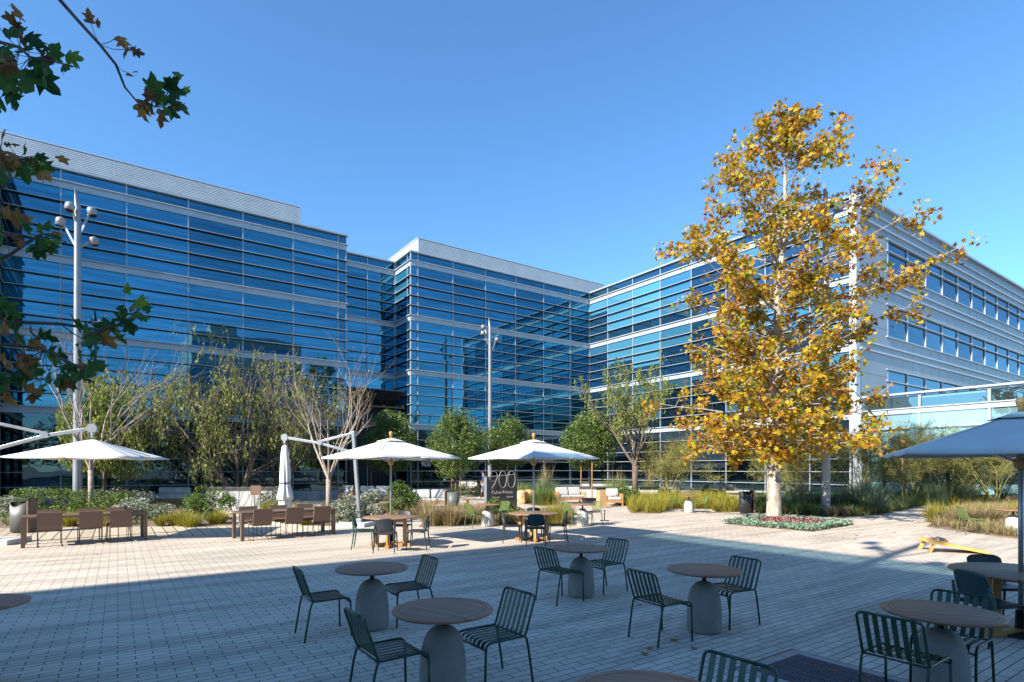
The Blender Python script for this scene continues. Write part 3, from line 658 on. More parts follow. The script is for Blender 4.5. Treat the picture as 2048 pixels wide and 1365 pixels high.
# ---- dining tables with parasols
def dining():
    t = thing('dining_table', 'x', 'table')
    mb = MB(); mb.lathe([(0, .715), (.66, .715), (.69, .722), (.69, .738), (.675, .745), (.0, .7455)], 64); mb.build('tabletop', TEAKB, t)
    for a in range(4):
        q = PI/4+a*PI/2; c, s = math.cos(q), math.sin(q); mb = MB()
        mb.bar((c*.36, s*.36, .06), (c*.36, s*.36, .715), .075, .075); mb.build('leg', TEAKW, t)
    mb = MB()
    for a in (PI/4, 3*PI/4):
        c, s = math.cos(a), math.sin(a); z = .045 if a < 1 else .045
        if a < 1: mb.bar((-c*.5, -s*.5, .04), (c*.5, s*.5, .04), .09, .07)
        else: mb.bar((-c*.5, -s*.5, .041), (-c*.05, -s*.05, .041), .09, .07); mb.bar((c*.5, s*.5, .041), (c*.05, s*.05, .041), .09, .07)
    mb.build('foot', TEAKW, t)
    mb = MB()
    for k in range(4):
        a = PI/4+k*PI/2; b = a+PI/2
        mb.bar((math.cos(a)*.34, math.sin(a)*.34, .68), (math.cos(b)*.34, math.sin(b)*.34, .68), .03, .07)
    mb.build('apron', TEAKW, t)
    return t
dt = dining(); DT = [(-3.06, 14.3), (.587, 15.5), (6.0, 6.69)]
labs = ['round teak dining table in the sun under the left white parasol', 'round teak dining table in half shade under the middle white parasol', 'round teak dining table cut by the right edge, close to us under a parasol']
for i, (la, d) in enumerate(DT):
    o = dt if i == 0 else dup(dt, (0, 0, 0), 0, labs[i])
    o.location = cw(la, d); o.rotation_euler = (0, 0, .2+.1*i); o['label'] = labs[i]; o['group'] = 'round dining tables under parasols'
def parasol():
    t = thing('market_parasol', 'x', 'parasol'); hs = 1.26; zr, zt = 2.24, 2.74
    mb = MB(); mb.lathe([(.026, 0.02), (.026, 2.72)], 14); mb.build('pole', STEEL, t)
    mb = MB(); mb.lathe([(0, .003), (.27, .003), (.27, .03), (.06, .05), (.05, .3), (0, .3)], 24); mb.build('base', BLACK, t)
    # canopy: square, eight ribs, sagging cloth between them
    rim = []
    for k in range(8):
        a = PI/4*k; c, s = math.cos(a), math.sin(a); m_ = max(abs(c), abs(s)); rim.append(Vector((c/m_*hs, s/m_*hs, zr)))
    mb = MB(); N = 8; sub = 4; rings = 7; grid = []
    for i in range(rings+1):
        f = .09+.91*i/rings; row = []
        for k in range(N*sub+1):
            a, b = rim[(k//sub) % N], rim[(k//sub+1) % N]; q = (k % sub)/sub; p = a.lerp(b, q)
            sag = -.018*math.sin(PI*q)*f; z = zt+(zr-zt)*(f**.93)+sag; row.append((p.x*f, p.y*f, z))
        grid.append(row)
    mb.shell(grid, .006); 
    can = mb.build('canopy', CANVAS, t)
    mb = MB(); grid = []
    for i in range(4):
        f = .02+.19*i/3; row = []
        for k in range(N*sub+1):
            a, b = rim[(k//sub) % N], rim[(k//sub+1) % N]; q = (k % sub)/sub; p = a.lerp(b, q); row.append((p.x*f, p.y*f, zt+.004-.42*f-.02*math.sin(PI*q)*f))
        grid.append(row)
    mb.shell(grid, .006); mb.build('vent', CANVAS, can)
    # hem
    mb = MB()
    for k in range(8):
        a, b = rim[k], rim[(k+1) % 8]; g = []
        for q in range(6):
            p = a.lerp(b, q/5)*1.002; s = -.018*math.sin(PI*q/5); g.append([(p.x, p.y, zr+s+.002), (p.x*1.0, p.y*1.0, zr+s-.035)])
        mb.shell(g, .005)
    mb.build('hem', CANVAS, can)
    for k in range(8):
        p = rim[k]; mb = MB(); mb.bar((p.x*.04, p.y*.04, zt-.04), (p.x*.99, p.y*.99, zr-.012), .018, .022); mb.bar((p.x*.04, p.y*.04, 2.12), (p.x*.5, p.y*.5, (zt+zr)/2-.04), .014, .018); mb.build('rib', STEEL, t)
    mb = MB(); mb.lathe([(.03, 2.03), (.065, 2.06), (.075, 2.12), (.07, 2.16), (.03, 2.17)], 16); mb.build('hub', TEAKW, t)
    mb = MB(); mb.lathe([(.03, 2.72), (.028, 2.80), (.045, 2.825), (.052, 2.86), (.04, 2.9), (.0, 2.92)], 16); mb.build('finial', TEAKW, t)
    return t
pp = parasol()
labs = ['white square parasol over the left teak dining table', 'white square parasol over the middle teak dining table, left half lit', 'shaded parasol at the right edge reaching into the picture']
for i, (la, d) in enumerate(DT):
    o = pp if i == 0 else dup(pp, (0, 0, 0), 0, labs[i])
    p = cw(la, d); 
    if i == 0: p = cw(-3.12, 14.62)
    if i == 1: p = cw(.587, 15.4)
    o.location = p; o.rotation_euler = (0, 0, PI/4+dirw(0)+(.02, -.03, .29)[i]); o.scale = (1, 1, (1, 1, .96)[i]); o['label'] = labs[i]; o['group'] = 'white parasols over dining tables'
def dchair(m, mseat=None):
    t = thing('dining_chair', 'x', 'chair'); mb = MB(); g = []
    for i in range(9):
        u = i/8; row = []
        for j in range(13):
            v = -1+2*j/12; zc = .52+.32*u; edge = (1-.11*abs(v)**6)*(1 if u < .8 else 1); hw = .225*(1-.10*u)
            z = .50+(.31*u)*(1-.14*abs(v)**5)+.03*(1-u)*(v*v); x = -.235-.07*u+.045*v*v*(1-.2*u); row.append((x, hw*v, z))
        g.append(row)
    mb.shell(g, .014); mb.build('backrest', m, t)
    mb = MB(); g = []
    for i in range(9):
        u = -1+2*i/8; row = []
        for j in range(9):
            v = -1+2*j/8; x = .005+.215*u; y = .22*v*(1-.06*u*u-.04*u); z = .452-.018*(1-v*v)*(1-u*u)-(.012 if u > .8 else 0); row.append((x, y, z))
        g.append(row)
    mb.shell(g, .022); mb.build('seat', mseat or m, t)
    mb = MB(); mb.tube([(-.2, -.2, .43), (-.2, .2, .43), (.18, .2, .43), (.18, -.2, .43), (-.2, -.2, .43)], .013, 8); mb.build('seat_frame', m, t)
    for s in (-1, 1):
        mb = MB(); mb.tube([(-.262, s*.222, .66), (-.235, s*.226, .5), (-.225, s*.226, .42), (-.25, s*.235, .2), (-.285, s*.245, 0)], [.014, .018, .018, .015, .011], 8); mb.build('leg', m, t)
        mb = MB(); mb.tube([(.185, s*.21, .445), (.2, s*.22, .25), (.215, s*.228, 0)], [.017, .015, .011], 8); mb.build('leg', m, t)
    return t
pn, pt_, pgr = dchair(NAVY), dchair(TEALP), dchair(DGRN)
usedp = set()
def setd(lat, d, phi, proto, label):
    f = dirw(phi); p = cw(lat, d); g = 'moulded chairs round the dining tables'
    if proto.name not in usedp:
        usedp.add(proto.name); proto.location = p; proto.rotation_euler = (0, 0, f); proto['label'] = label; proto['group'] = g; return proto
    return dup(proto, p, f, label, g)
setd(-2.95, 13.3, 92, pn, 'charcoal chair at the left dining table with its back squarely to us')
setd(-3.60, 13.85, 8, pgr, 'bottle green chair on the left side of the left dining table')
setd(-2.30, 13.75, 178, pn, 'charcoal chair on the right side of the left dining table, seen sideways')
setd(-2.95, 15.15, 268, pn, 'charcoal chair behind the left dining table, only its back edge above the top')
setd(.60, 14.55, 90, pt_, 'dark teal chair at the middle dining table with its back squarely to us')
setd(.02, 15.1, 5, pn, 'charcoal chair on the left side of the middle dining table')
setd(1.19, 15.2, 182, pn, 'charcoal chair on the right side of the middle dining table')
setd(.62, 16.35, 270, pn, 'charcoal chair behind the middle dining table, mostly hidden by the top')
setd(5.42, 6.42, 6, pt_, 'dark teal chair close to us at the dining table on the right edge')
setd(6.25, 7.3, 262, pn, 'charcoal chair with pale seat behind the dining table on the right edge')
# ---- long brown tables with wicker chairs
def longtable():
    t = thing('long_table', 'x', 'table'); L, W = 2.62, .92
    mb = MB(); mb.box((L/2, W/2, .735), (L, W, .05)); mb.build('tabletop', BROWNM, t, .004)
    for x in (.04, L-.04):
        for y in (.06, W-.06): mb = MB(); mb.box((x, y, .355), (.08, .12, .709)); mb.build('leg', BROWNM, t, .003)
    return t
lt = longtable()
def wicker():
    t = thing('wicker_chair', 'x', 'chair')
    mb = MB(); prof = [(-.19, .44), (-.225, .46), (-.245, .52), (-.27, .68), (-.295, .86)]
    mb.shell([[(x, -.245+.49*j/6, z) for j in range(7)] for x, z in prof], .035, smooth=False); mb.build('backrest', WEAVE, t)
    mb = MB(); mb.box((.01, 0, .435), (.45, .49, .05)); mb.build('seat', WEAVE, t)
    for s in (-1, 1):
        mb = MB(); y = s*.235; mb.tube([(-.18, y, .41), (-.19, y, .38), (-.27, y, .03), (-.25, y, .012), (.2, y, .012), (.235, y, .03), (.2, y, .38), (.19, y, .41)], .008, 6); mb.build('leg', BLACK, t)
    mb = MB(); mb.tube([(-.18, -.235, .4), (-.18, .235, .4)], .007, 6); mb.tube([(.19, -.235, .4), (.19, .235, .4)], .007, 6); mb.build('crossbar', BLACK, t)
    return t
wk = wicker(); wfirst = True
for k, (P0, ph, lab) in enumerate((((-12.0, 13.86), 38.5, 'left'), ((-7.25, 15.2), 40.5, 'right'))):
    o = lt if k == 0 else dup(lt, (0, 0, 0), 0, 'x'); f = dirw(ph)
    o.location = cw(*P0); o.rotation_euler = (0, 0, f); o['group'] = 'long brown tables at the boardwalk'
    o['label'] = ('long brown table at the far left beside the grey litter bin', 'long brown table next to the folded cantilever parasol')[k]
    e = Vector((math.cos(f), math.sin(f), 0)); q = Vector((-e.y, e.x, 0)); base = Vector(cw(*P0))
    names = (('nearest the litter bin', 'in the middle', 'at the right end'), ('at the left end', 'in the middle', 'at the right end'))[k]
    tb = ('left long table', 'right long table')[k]
    for i, s in enumerate((.55, 1.38, 2.02) if k == 0 else (.50, 1.36, 2.15)):
        for side in (0, 1):
            p = base+e*(s+(0, -.02)[side])+q*(.10 if side == 0 else .86); rz = f+(PI/2 if side == 0 else -PI/2)
            lb = ('brown wicker chair %s, near side of the %s' if side == 0 else 'half hidden wicker chair %s, far side of the %s') % (names[i], tb)
            if wfirst: wk.location = p; wk.rotation_euler = (0, 0, rz); wk['label'] = lb; wk['group'] = 'brown wicker chairs at the long tables'; wfirst = False
            else: dup(wk, p, rz, lb, 'brown wicker chairs at the long tables')
# ---- cantilever parasols
def canti(label, base, phi, alen, open_, lean=0.0, slab_rz=0.0):
    t = thing('cantilever_parasol', label, 'parasol', base, dirw(phi))
    mb = MB(); mb.box((.12, 0, .065), (1.0, 1.0, .13)); mb.build('base_slab', SLAB, t, .01)
    mb = MB(); mb.box((0, 0, .19), (.2, .2, .12)); mb.build('socket', GALV, t, .01)
    H = 3.22; mb = MB(); mb.bar((0, 0, .2), (lean, 0, H), .10, .13, up=(0, 1, 0)); mb.build('mast', STEEL, t, .006)
    hz = 3.03; J = (alen*.52, 0, 2.88)
    mb = MB(); mb.bar((lean, 0, H-.06), J, .05, .075); mb.build('upper_arm', STEEL, t, .004)
    mb = MB(); mb.bar((.03, 0, 2.45), (J[0], 0, J[2]-.06), .06, .085); mb.bar((J[0], 0, J[2]-.06), (alen, 0, hz), .06, .085); mb.build('main_arm', STEEL, t, .004)
    mb = MB(); mb.tube([(J[0], -.06, J[2]-.03), (J[0], .06, J[2]-.03)], .09, 14); mb.build('joint', STEEL, t)
    mb = MB(); mb.tube([(alen, -.05, hz), (alen, .05, hz)], .125, 20); mb.build('hub_disc', GALV, t); mb = MB(); mb.tube([(alen, 0, hz-.1), (alen, 0, hz-.26)], .035, 10); mb.build('stem', STEEL, t)
    if open_:
        hs = 1.38; zr, zt = 2.23, 2.74; mb = MB(); rim = []
        for k in range(8):
            a = PI/4*k; c, s = math.cos(a), math.sin(a); m_ = max(abs(c), abs(s)); rim.append(Vector((c/m_*hs, s/m_*hs, zr)))
        grid = []
        for i in range(8):
            fq = .02+.98*i/7; row = []
            for k in range(33):
                a, b = rim[(k//4) % 8], rim[(k//4+1) % 8]; q = (k % 4)/4; p = a.lerp(b, q); row.append((alen+p.x*fq, p.y*fq, zt+(zr-zt)*fq-.03*math.sin(PI*q)*fq))
            grid.append(row)
        mb.shell(grid, .006); can = mb.build('canopy', CANVAS, t)
        for k in range(8):
            p = rim[k]; mb = MB(); mb.bar((alen+p.x*.03, p.y*.03, zt-.03), (alen+p.x*.985, p.y*.985, zr-.02), .02, .025); mb.build('rib', STEEL, t)
    else:
        prof = [(.055, 2.76), (.10, 2.7), (.13, 2.5), (.15, 2.1), (.165, 1.7), (.15, 1.42), (.17, 1.3), (.24, .98), (.245, .86)]
        def rad(r, z, a):
            f = min(1, (2.75-z)/1.2); return r*(1+.16*f*math.sin(7*a+z*1.3)+.09*f*math.sin(12*a-z*2))
        mb = MB(); mb.lathe(prof, 48, (alen, 0, 0), rad=rad); can = mb.build('canopy', CANVAS, t)
        mb = MB(); mb.lathe([(.20, 1.1), (.185, .7), (.17, .28)], 48, (alen, 0, 0), rad=lambda r, z, a: r*(1+.2*math.sin(6*a+z*3))); mb.build('inner_cloth', CANVAS, can)
        mb = MB(); mb.lathe([(.172, 1.47), (.178, 1.45), (.172, 1.43)], 24, (alen, 0, 0)); mb.build('tie', BLACK, can)
    return t
b1 = cw(-13.5, 14.75); h1 = pd(185, 868, 15.2)
canti('open white cantilever parasol at the left, its steel arms coming in from the edge', b1, math.degrees(math.atan2(.45, (185-1024)/FOC*15.2+13.5)), math.hypot(.45, (185-1024)/FOC*15.2+13.5), True)
canti('folded white cantilever parasol hanging from two steel arms behind the right long table', cw(-5.2, 19.35), 172, 2.72, False, lean=.22)
# ---- litter bins
def bin_(label, la, d, rz, m=BIN):
    t = thing('litter_bin', label, 'litter bin', cw(la, d), rz)
    mb = MB(); n = 28
    def top(a): return .93-.13*max(0, math.cos(a+PI/2))**4
    vs = []
    for k in range(n):
        a = 2*PI*k/n; vs += [(.27*math.cos(a), .27*math.sin(a), .03), (.28*math.cos(a), .28*math.sin(a), top(a)), (.255*math.cos(a), .255*math.sin(a), top(a)), (.255*math.cos(a), .255*math.sin(a), .25)]
    fs = []
    for k in range(n):
        a, b = 4*k, 4*((k+1) % n)
        for j in range(3): fs.append((a+j, b+j, b+j+1, a+j+1))
    fs.append(tuple(4*k for k in reversed(range(n)))); fs.append(tuple(4*k+3 for k in range(n)))
    mb.add(vs, fs, True); mb.build('body', m, t)
    mb = MB()
    for s in (-.17, -.06, .05, .16): mb.box((.31, s, .5), (.05, .095, .98))
    mb.build('timber_side', BROWNM, t, .004)
    mb = MB(); mb.box((.04, 0, 1.03), (.66, .5, .025)); mb.build('lid', BLACK, t, .004)
    mb = MB()
    for s in (-.18, .18): mb.tube([(0, s, .9), (0, s, 1.02)], .012, 6)
    mb.build('post', BLACK, t); return t
bin_('grey steel litter bin with timber side standing left of the left long table', -14.95, 17.3, dirw(5))
bin_('grey litter bin with timber sides between the tan grasses and the timber sofa', -2.55, 24.6, dirw(170))
bin_('dark litter bin dappled with leaf shadow, just left of the big sycamore trunk', 10.25, 24.9, dirw(5), mat('dark steel bin', (.035, .036, .04), .5, .3))
bin_('small looking grey litter bin in the background right of the sycamore trunk', 17.3, 35.2, dirw(5))
# ---- lamp posts
def lamp(label, la, d, H, heads, plinth=.3):
    t = thing('lamp_post', label, 'lamp post', cw(la, d), 0)
    mb = MB(); n = 20; vs = []; r0, r1 = .18, .115
    for z, r in ((.1, r0), (H*.5, .145), (H-.9, r1)):
        vs += [(r*math.cos(2*PI*k/n), r*math.sin(2*PI*k/n), z) for k in range(n)]
    # pointed, slanting top
    ca = dirw(180)
    vs += [(r1*.9*math.cos(2*PI*k/n), r1*.9*math.sin(2*PI*k/n), H-.45+.45*math.cos(2*PI*k/n-ca)) for k in range(n)]
    fs = [(i*n+k, i*n+(k+1) % n, (i+1)*n+(k+1) % n, (i+1)*n+k) for i in range(3) for k in range(n)]+[tuple(range(3*n, 4*n))]
    mb.add(vs, fs, True); mb.build('pole', GALV, t)
    mb = MB(); mb.lathe([(0, 0), (.34, 0), (.34, plinth), (.3, plinth+.04), (0, plinth+.04)], 28); mb.build('footing', LCONC, t)
    for phi, z0, ln, rise in heads:
        a = dirw(phi); e = Vector((math.cos(a), math.sin(a), 0)); p0 = Vector((0, 0, z0)); p1 = e*ln+Vector((0, 0, z0+rise))
        mb = MB(); mb.bar(p0+e*.1-Vector((0, 0, .2)), p1, .05, .085); ar = mb.build('arm', GALV, t)
        hd = MB(); ax = (e*.25+Vector((0, 0, -1))).normalized(); c = p1+e*.06
        pts = [c-ax*.17, c-ax*.13, c-ax*.04, c+ax*.2]; hd.tube([tuple(p) for p in pts], [.07, .15, .185, .165], 20); o = hd.build('lamp_head', GALV, t)
        gl = MB(); gl.tube([tuple(c+ax*.2001), tuple(c+ax*.212)], .138, 18); gl.build('lens', BLACK, o)
    return t
HS = [(8, 12.2, .50, .80), (188, 11.7, .60, .80), (265, 12.7, .32, .3), (40, 11.65, .5, .2)]
lamp('tall pale lamp post with four cup shaped heads rising behind the left parasol', -18.6, 24.3, 14.0, HS)
lamp('slim lamp post with three heads standing far off in front of the middle glass facade', -1.75, 45.0, 14.0, [(165, 12.35, .5, .85), (195, 11.9, .5, .75), (15, 11.3, .5, .9)])
lamp('lamp post on a round concrete footing beside the sycamore, its top hidden in golden leaves', 13.22, 23.9, 14.0, HS)
p = (-2.75, 3.55); lamp('lamp post out of view whose many headed shadow lies by the game board', FY*p[0]-FX*p[1], FX*p[0]+FY*p[1], 14.0, [(10, 11.2, 1.1, 1.0), (190, 12.2, 1.1, .8), (100, 11.7, 1.1, .9), (280, 10.6, 1.1, 1.0)])
# ---- monument sign
S0 = cw(-1.126, 25.3); t = thing('monument_sign', 'charcoal monument sign with thin outlined 900 rising over its sloping top', 'sign', S0)
SG = mat('charcoal sign face', (.035, .035, .038), .55, .1, (.05, .05, .053), 3)
mb = MB(); mb.add([(0, 0, 0), (1.66, 0, 0), (1.66, 0, 1.68), (0, 0, 1.56), (0, .23, 0), (1.66, .23, 0), (1.66, .23, 1.68), (0, .23, 1.56)], [(0, 1, 2, 3), (5, 4, 7, 6), (4, 0, 3, 7), (1, 5, 6, 2), (3, 2, 6, 7), (4, 5, 1, 0)]); mb.build('slab', SG, t)
mb = MB(); mb.add([(-.003, -.003, 1.561), (1.663, -.003, 1.681), (1.663, .233, 1.681), (-.003, .233, 1.561), (-.003, -.003, 1.576), (1.663, -.003, 1.696), (1.663, .233, 1.696), (-.003, .233, 1.576)], [(3, 2, 1, 0), (4, 5, 6, 7), (0, 1, 5, 4), (1, 2, 6, 5), (2, 3, 7, 6), (3, 0, 4, 7)]); mb.build('cap', GALV, t)
mb = MB(); mb.add([(-.004, -.001, 0), (-.004, .231, 0), (-.004, .231, 1.55), (-.004, -.001, 1.55)], [(1, 0, 3, 2)]); mb.build('side_panel', mat('grey sign edge', (.22, .23, .25), .5, .3), t)
LET = mat('champagne lettering', (.42, .37, .33), .45, .2)
def oval(cx, cz, a, b, t0=0, t1=360, n=40): return [(cx+a*math.cos(math.radians(t0+(t1-t0)*i/n)), -.03, cz+b*math.sin(math.radians(t0+(t1-t0)*i/n))) for i in range(n+1)]
for cx in (.84, 1.32):
    mb = MB(); mb.tube(oval(cx, 1.455, .205, .385), .0105, 6, cap=False); mb.build('numeral', LET, t)
mb = MB(); mb.tube(oval(.33, 1.60, .215, .235), .0105, 6, cap=False); mb.tube([(.535, -.03, 1.53), (.45, -.03, 1.33), (.24, -.03, 1.05)], .0105, 6); mb.build('numeral', LET, t)
letters('lettering', 'Culver Pointe', .21, (.26, -.012, .80), 0, LET, t, .98)
letters('lettering', 'TikTok', .115, (.36, -.012, .60), 0, LET, t, .92); letters('lettering', 'Spotter', .125, (1.09, -.012, .62), 0, LET, t, .92)
mb = MB(); mb.tube(oval(.29, .612, .024, .024, 0, 300, 16)+[(.314, -.03, .69)], .007, 5); mb.tube([(.314, -.03, .69), (.325, -.03, .672), (.345, -.03, .665)], .007, 5); mb.build('logo', LET, t)
# ---- timber sofas
def sofa(label, P, rz, w=1.6, back=True, right=True, patt=False):
    t = thing('timber_sofa', label, 'sofa', P, rz); D = .85
    mb = MB()
    for x in (.04, w-.04):
        for y in (.04, D-.04): mb.box((x, y, .31), (.07, .07, .62))
    mb.box((w/2, .04, .24), (w-.15, .05, .12)); mb.box((w/2, D-.04, .24), (w-.15, .05, .12))
    mb.build('frame', TEAKW, t, .004)
    for x in ((.04, w-.04) if right else (.04,)):
        mb = MB(); mb.box((x, D/2, .53), (.05, D-.15, .2)); mb.build('arm', TEAKW, t, .004)
    mb = MB(); mb.box((w/2, D-.015, .50), (w-.15, .04, .22)); mb.build('backrest', TEAKW, t, .004)
    n = max(1, round(w/.8))
    for i in range(n):
        c = (w-.16)/n; mb = MB(); mb.box((.08+c*(i+.5), D/2-.03, .385), (c-.02, D-.14, .16)); mb.build('seat_cushion', CUSH, t, .05)
        mb = MB(); mb.box((.08+c*(i+.5), D-.19, .67), (c-.06, .17, .44), M=Matrix.Rotation(math.radians(-12+R.uniform(-5, 5)), 3, 'X') @ Matrix.Rotation(R.uniform(-.1, .1), 3, 'Z')); mb.build('back_cushion', CUSH, t, .06)
    return t
sofa('timber sofa with pale cushions left of the square timber post, behind the small table', at(1117, 1008), dirw(18), 1.7)
sofa('timber armchair with pale cushions right of the square timber post', at(1211, 1013), dirw(5), .95)
sofa('timber sofa with pale cushions in the distance between the round trees and the dark sign', at(905, 986), dirw(-12), 2.0)
sofa('timber daybed with pale bolster behind the left parasol pole', at(715, 1003), dirw(8), 1.9)
sofa('timber sofa with patterned cushions just left of the middle litter bin', at(822, 1017), dirw(12), 2.0)
sofa('timber lounge seat at the left rim of the patio by the bare tree', at(676, 1001), dirw(0), .9)
t = thing('timber_post', 'squat square timber post between the sofa and the armchair', 'post', at(1202, 1016), dirw(20))
mb = MB(); mb.box((0, 0, .45), (.34, .34, .9)); mb.build('post_body', PALEW, t, .01); mb = MB(); mb.box((0, 0, .95), (.4, .3, .1)); mb.build('cap', BLACK, t)
t = thing('coffee_table', 'low dark coffee table between the sofa and the timber post', 'table', at(1178, 1011), dirw(10))
mb = MB(); mb.box((0, 0, .36), (.75, .75, .05)); mb.build('tabletop', BLACK, t, .004); mb = MB(); mb.box((0, 0, .17), (.6, .6, .33)); mb.build('base', NAVY, t)
t = thing('timber_bench', 'low timber bench with slatted top left of the dark sign', 'bench', at(955, 1017), dirw(-15))
mb = MB()
for i in range(5): mb.box((0, -.2+.1*i, .42), (1.5, .085, .035))
mb.build('seat', BROWNM, t); 
for x in (-.55, .45):
    for y in (-.17, .17): mb = MB(); mb.box((x, y, .2), (.08, .08, .4)); mb.build('leg', TEAKW, t)
# ---- counters and blocks at the back
def counter(label, P, rz, L, W, H, top, base, cat='counter', ov=.12):
    t = thing('stone_counter', label, cat, P, rz)
    mb = MB(); mb.box((L/2, W/2, H-.04), (L, W, .08)); mb.build('countertop', top, t, .008)
    mb = MB(); mb.box((L/2, W/2, (H-.081)/2), (L-ov*2, W-ov*2, H-.081)); mb.build('base', base, t, .01); return t
DTOP = mat('dark stone top', (.06, .055, .05), .5, 0, (.09, .085, .08), 3)
counter('concrete bar counter with dark overhanging top in the left planting', at(404, 1021), dirw(2), 3.3, .8, 1.08, DTOP, LCONC)
counter('curved looking dark stone fire counter behind the timber sofas', at(1108, 999), dirw(-4), 3.6, 1.0, .80, DTOP, LCONC)
counter('far dark stone table beyond the round tree at centre right', at(1160, 988), dirw(0), 3.2, .9, .95, DTOP, LCONC)
counter('pale stone barbecue block with dark lid right of the twisted tree trunk', at(1278, 1003), dirw(-5), 1.25, .8, .85, BLACK, LCONC)
counter('grey concrete block seat behind the dark litter bin', at(1463, 1012), dirw(0), 1.9, .8, .75, CONC, CONC, 'block')
counter('pale concrete block near the glass wall behind the folded parasol', at(603, 1001), dirw(0), .8, .8, .55, LCONC, LCONC, 'block', .02)
counter('low pale stone seat among the golden grasses', at(1350, 1001), dirw(8), 1.7, .6, .6, LCONC, LCONC, 'block', .03)
t = thing('bar_stool', 'brown wicker bar stool standing at the concrete bar counter', 'bar stool', at(515, 1023), dirw(95))
mb = MB(); mb.box((0, 0, .78), (.4, .42, .06)); mb.build('seat', WEAVE, t); mb = MB(); mb.box((-.2, 0, .97), (.05, .44, .42)); mb.build('backrest', WEAVE, t)
for x in (-.17, .17):
    for y in (-.18, .18): mb = MB(); mb.tube([(x, y, .76), (x*1.15, y*1.1, 0)], .013, 6); mb.build('leg', BLACK, t)
t = thing('wrapped_sofa', 'sofa wrapped in wrinkled clear plastic behind the silvery shrubs on the left', 'sofa', at(300, 1010), dirw(2))
WR = mat('cloudy plastic wrap', (.42, .42, .42), .25, 0, (.62, .62, .62), 3, .8, 12)
mb = MB(); mb.box((.9, .4, .42), (1.75, .8, .3)); mb.build('seat', WR, t, .08); mb = MB(); mb.box((.9, .75, .72), (1.7, .24, .4)); mb.build('backrest', WR, t, .09); mb = MB(); mb.box((.9, .4, .14), (1.8, .8, .26)); mb.build('base', TEAKW, t)
def lounge():
    t = thing('lounge_chair', 'x', 'lounge chair')
    mb = MB(); mb.shell([[(-.28, y, .42), (-.42, y, .68), (-.60, y, .98)] for y in (-.28, -.1, .1, .28)], .03); mb.build('backrest', NAVY, t)
    mb = MB(); mb.shell([[(-.3, y, .34), (0, y, .38), (.34, y, .44)] for y in (-.28, 0, .28)], .03); mb.build('seat', NAVY, t)
    for s in (-1, 1):
        mb = MB(); mb.box((-.02, s*.32, .56), (.66, .07, .03)); mb.build('arm', NAVY, t)
        mb = MB(); mb.tube([(.28, s*.31, 0), (.26, s*.31, .55)], .018, 6); mb.build('leg', NAVY, t); mb = MB(); mb.tube([(-.42, s*.31, 0), (-.3, s*.31, .55)], .018, 6); mb.build('leg', NAVY, t)
    return t
lc = lounge()
for i, (x, y, ph, lb) in enumerate([(1432, 1000, 200, 'black lounge chair nearest the pale barbecue block by the glass wall'), (1453, 997, 160, 'black lounge chair second from the barbecue block, turned sideways'), (1470, 1001, 30, 'black lounge chair facing right in front of the dark ground floor window'), (1400, 996, 190, 'black lounge chair behind the farthest small table'), (1372, 994, 350, 'black lounge chair by the stake of the young tree'), (905, 991, 250, 'black lounge chair by the glass wall left of the middle lamp post')]):
    o = lc if i == 0 else dup(lc, (0, 0, 0), 0, lb)
    o.location = at(x, y); o.rotation_euler = (0, 0, dirw(ph)); o['label'] = lb; o['group'] = 'black lounge chairs along the glass wall'
# golden boulders
def rock(label, P, s, seed):
    rr = random.Random(seed); mb = MB(); rows, cols = 9, 14; g = []
    vs = []
    for i in range(rows):
        th = PI*i/(rows-1)
        for j in range(cols):
            a = 2*PI*j/cols; r = 1+.22*math.sin(3*a+seed)+.14*rr.uniform(-1, 1)
            vs.append((s*.55*r*math.sin(th)**.8*math.cos(a), s*.45*r*math.sin(th)**.8*math.sin(a), max(0, s*(.42+.62*math.cos(th)*(1+.12*rr.uniform(-1, 1))))))
    fs = [(i*cols+j, (i+1)*cols+j, (i+1)*cols+(j+1) % cols, i*cols+(j+1) % cols) for i in range(rows-1) for j in range(cols)]
    mb.add(vs, fs); o = mb.build('boulder', mat('golden quartz', (.40, .16, .04), .6, 0, (.70, .47, .28), 2.6, .8, 14, detail=6)); o.location = P
    tag(o, label, 'boulder', 'golden boulders by the sign')
rock('golden quartz boulder nearer the dark sign, pointed on top', at(1044.5, 1008), .72, 1); rock('golden quartz boulder right behind the middle parasol pole', at(1058, 1007), .74, 5)
# ---- bean bag game board
P = at(1862, 1106); t = thing('game_board', 'sloping wooden bean bag game board lying on the sunlit paving', 'game board', P, dirw(-13))
L, W = 1.2, .6; M = Matrix.Rotation(math.radians(12), 3, 'Y')
def bd(x, y, z): v = M @ Vector((x, y, z)); return (v.x, v.y, v.z+.31)
mb = MB(); n = 20; vs = [(0, 0), (L, 0), (L, W), (0, W)]; hole = [(.22+.076*math.cos(2*PI*k/n), W/2+.076*math.sin(2*PI*k/n)) for k in range(n)]
outer = []
for k in range(n):
    a = 2*PI*k/n; c, s = math.cos(a), math.sin(a); cx, cy = .22, W/2
    tx = ((L-cx)/c if c > 0 else -cx/c) if abs(c) > 1e-6 else 9e9; ty = ((W-cy)/s if s > 0 else -cy/s) if abs(s) > 1e-6 else 9e9; q = min(tx, ty); outer.append((cx+c*q, cy+s*q))
V = [bd(x, y, .0) for x, y in hole]+[bd(x, y, 0) for x, y in outer]; mb.add(V, [(k, n+k, n+(k+1) % n, (k+1) % n) for k in range(n)])
cn = [bd(L, 0, 0), bd(L, W, 0), bd(0, W, 0), bd(0, 0, 0)]
def seg(i): return outer[i % n]
ex = []
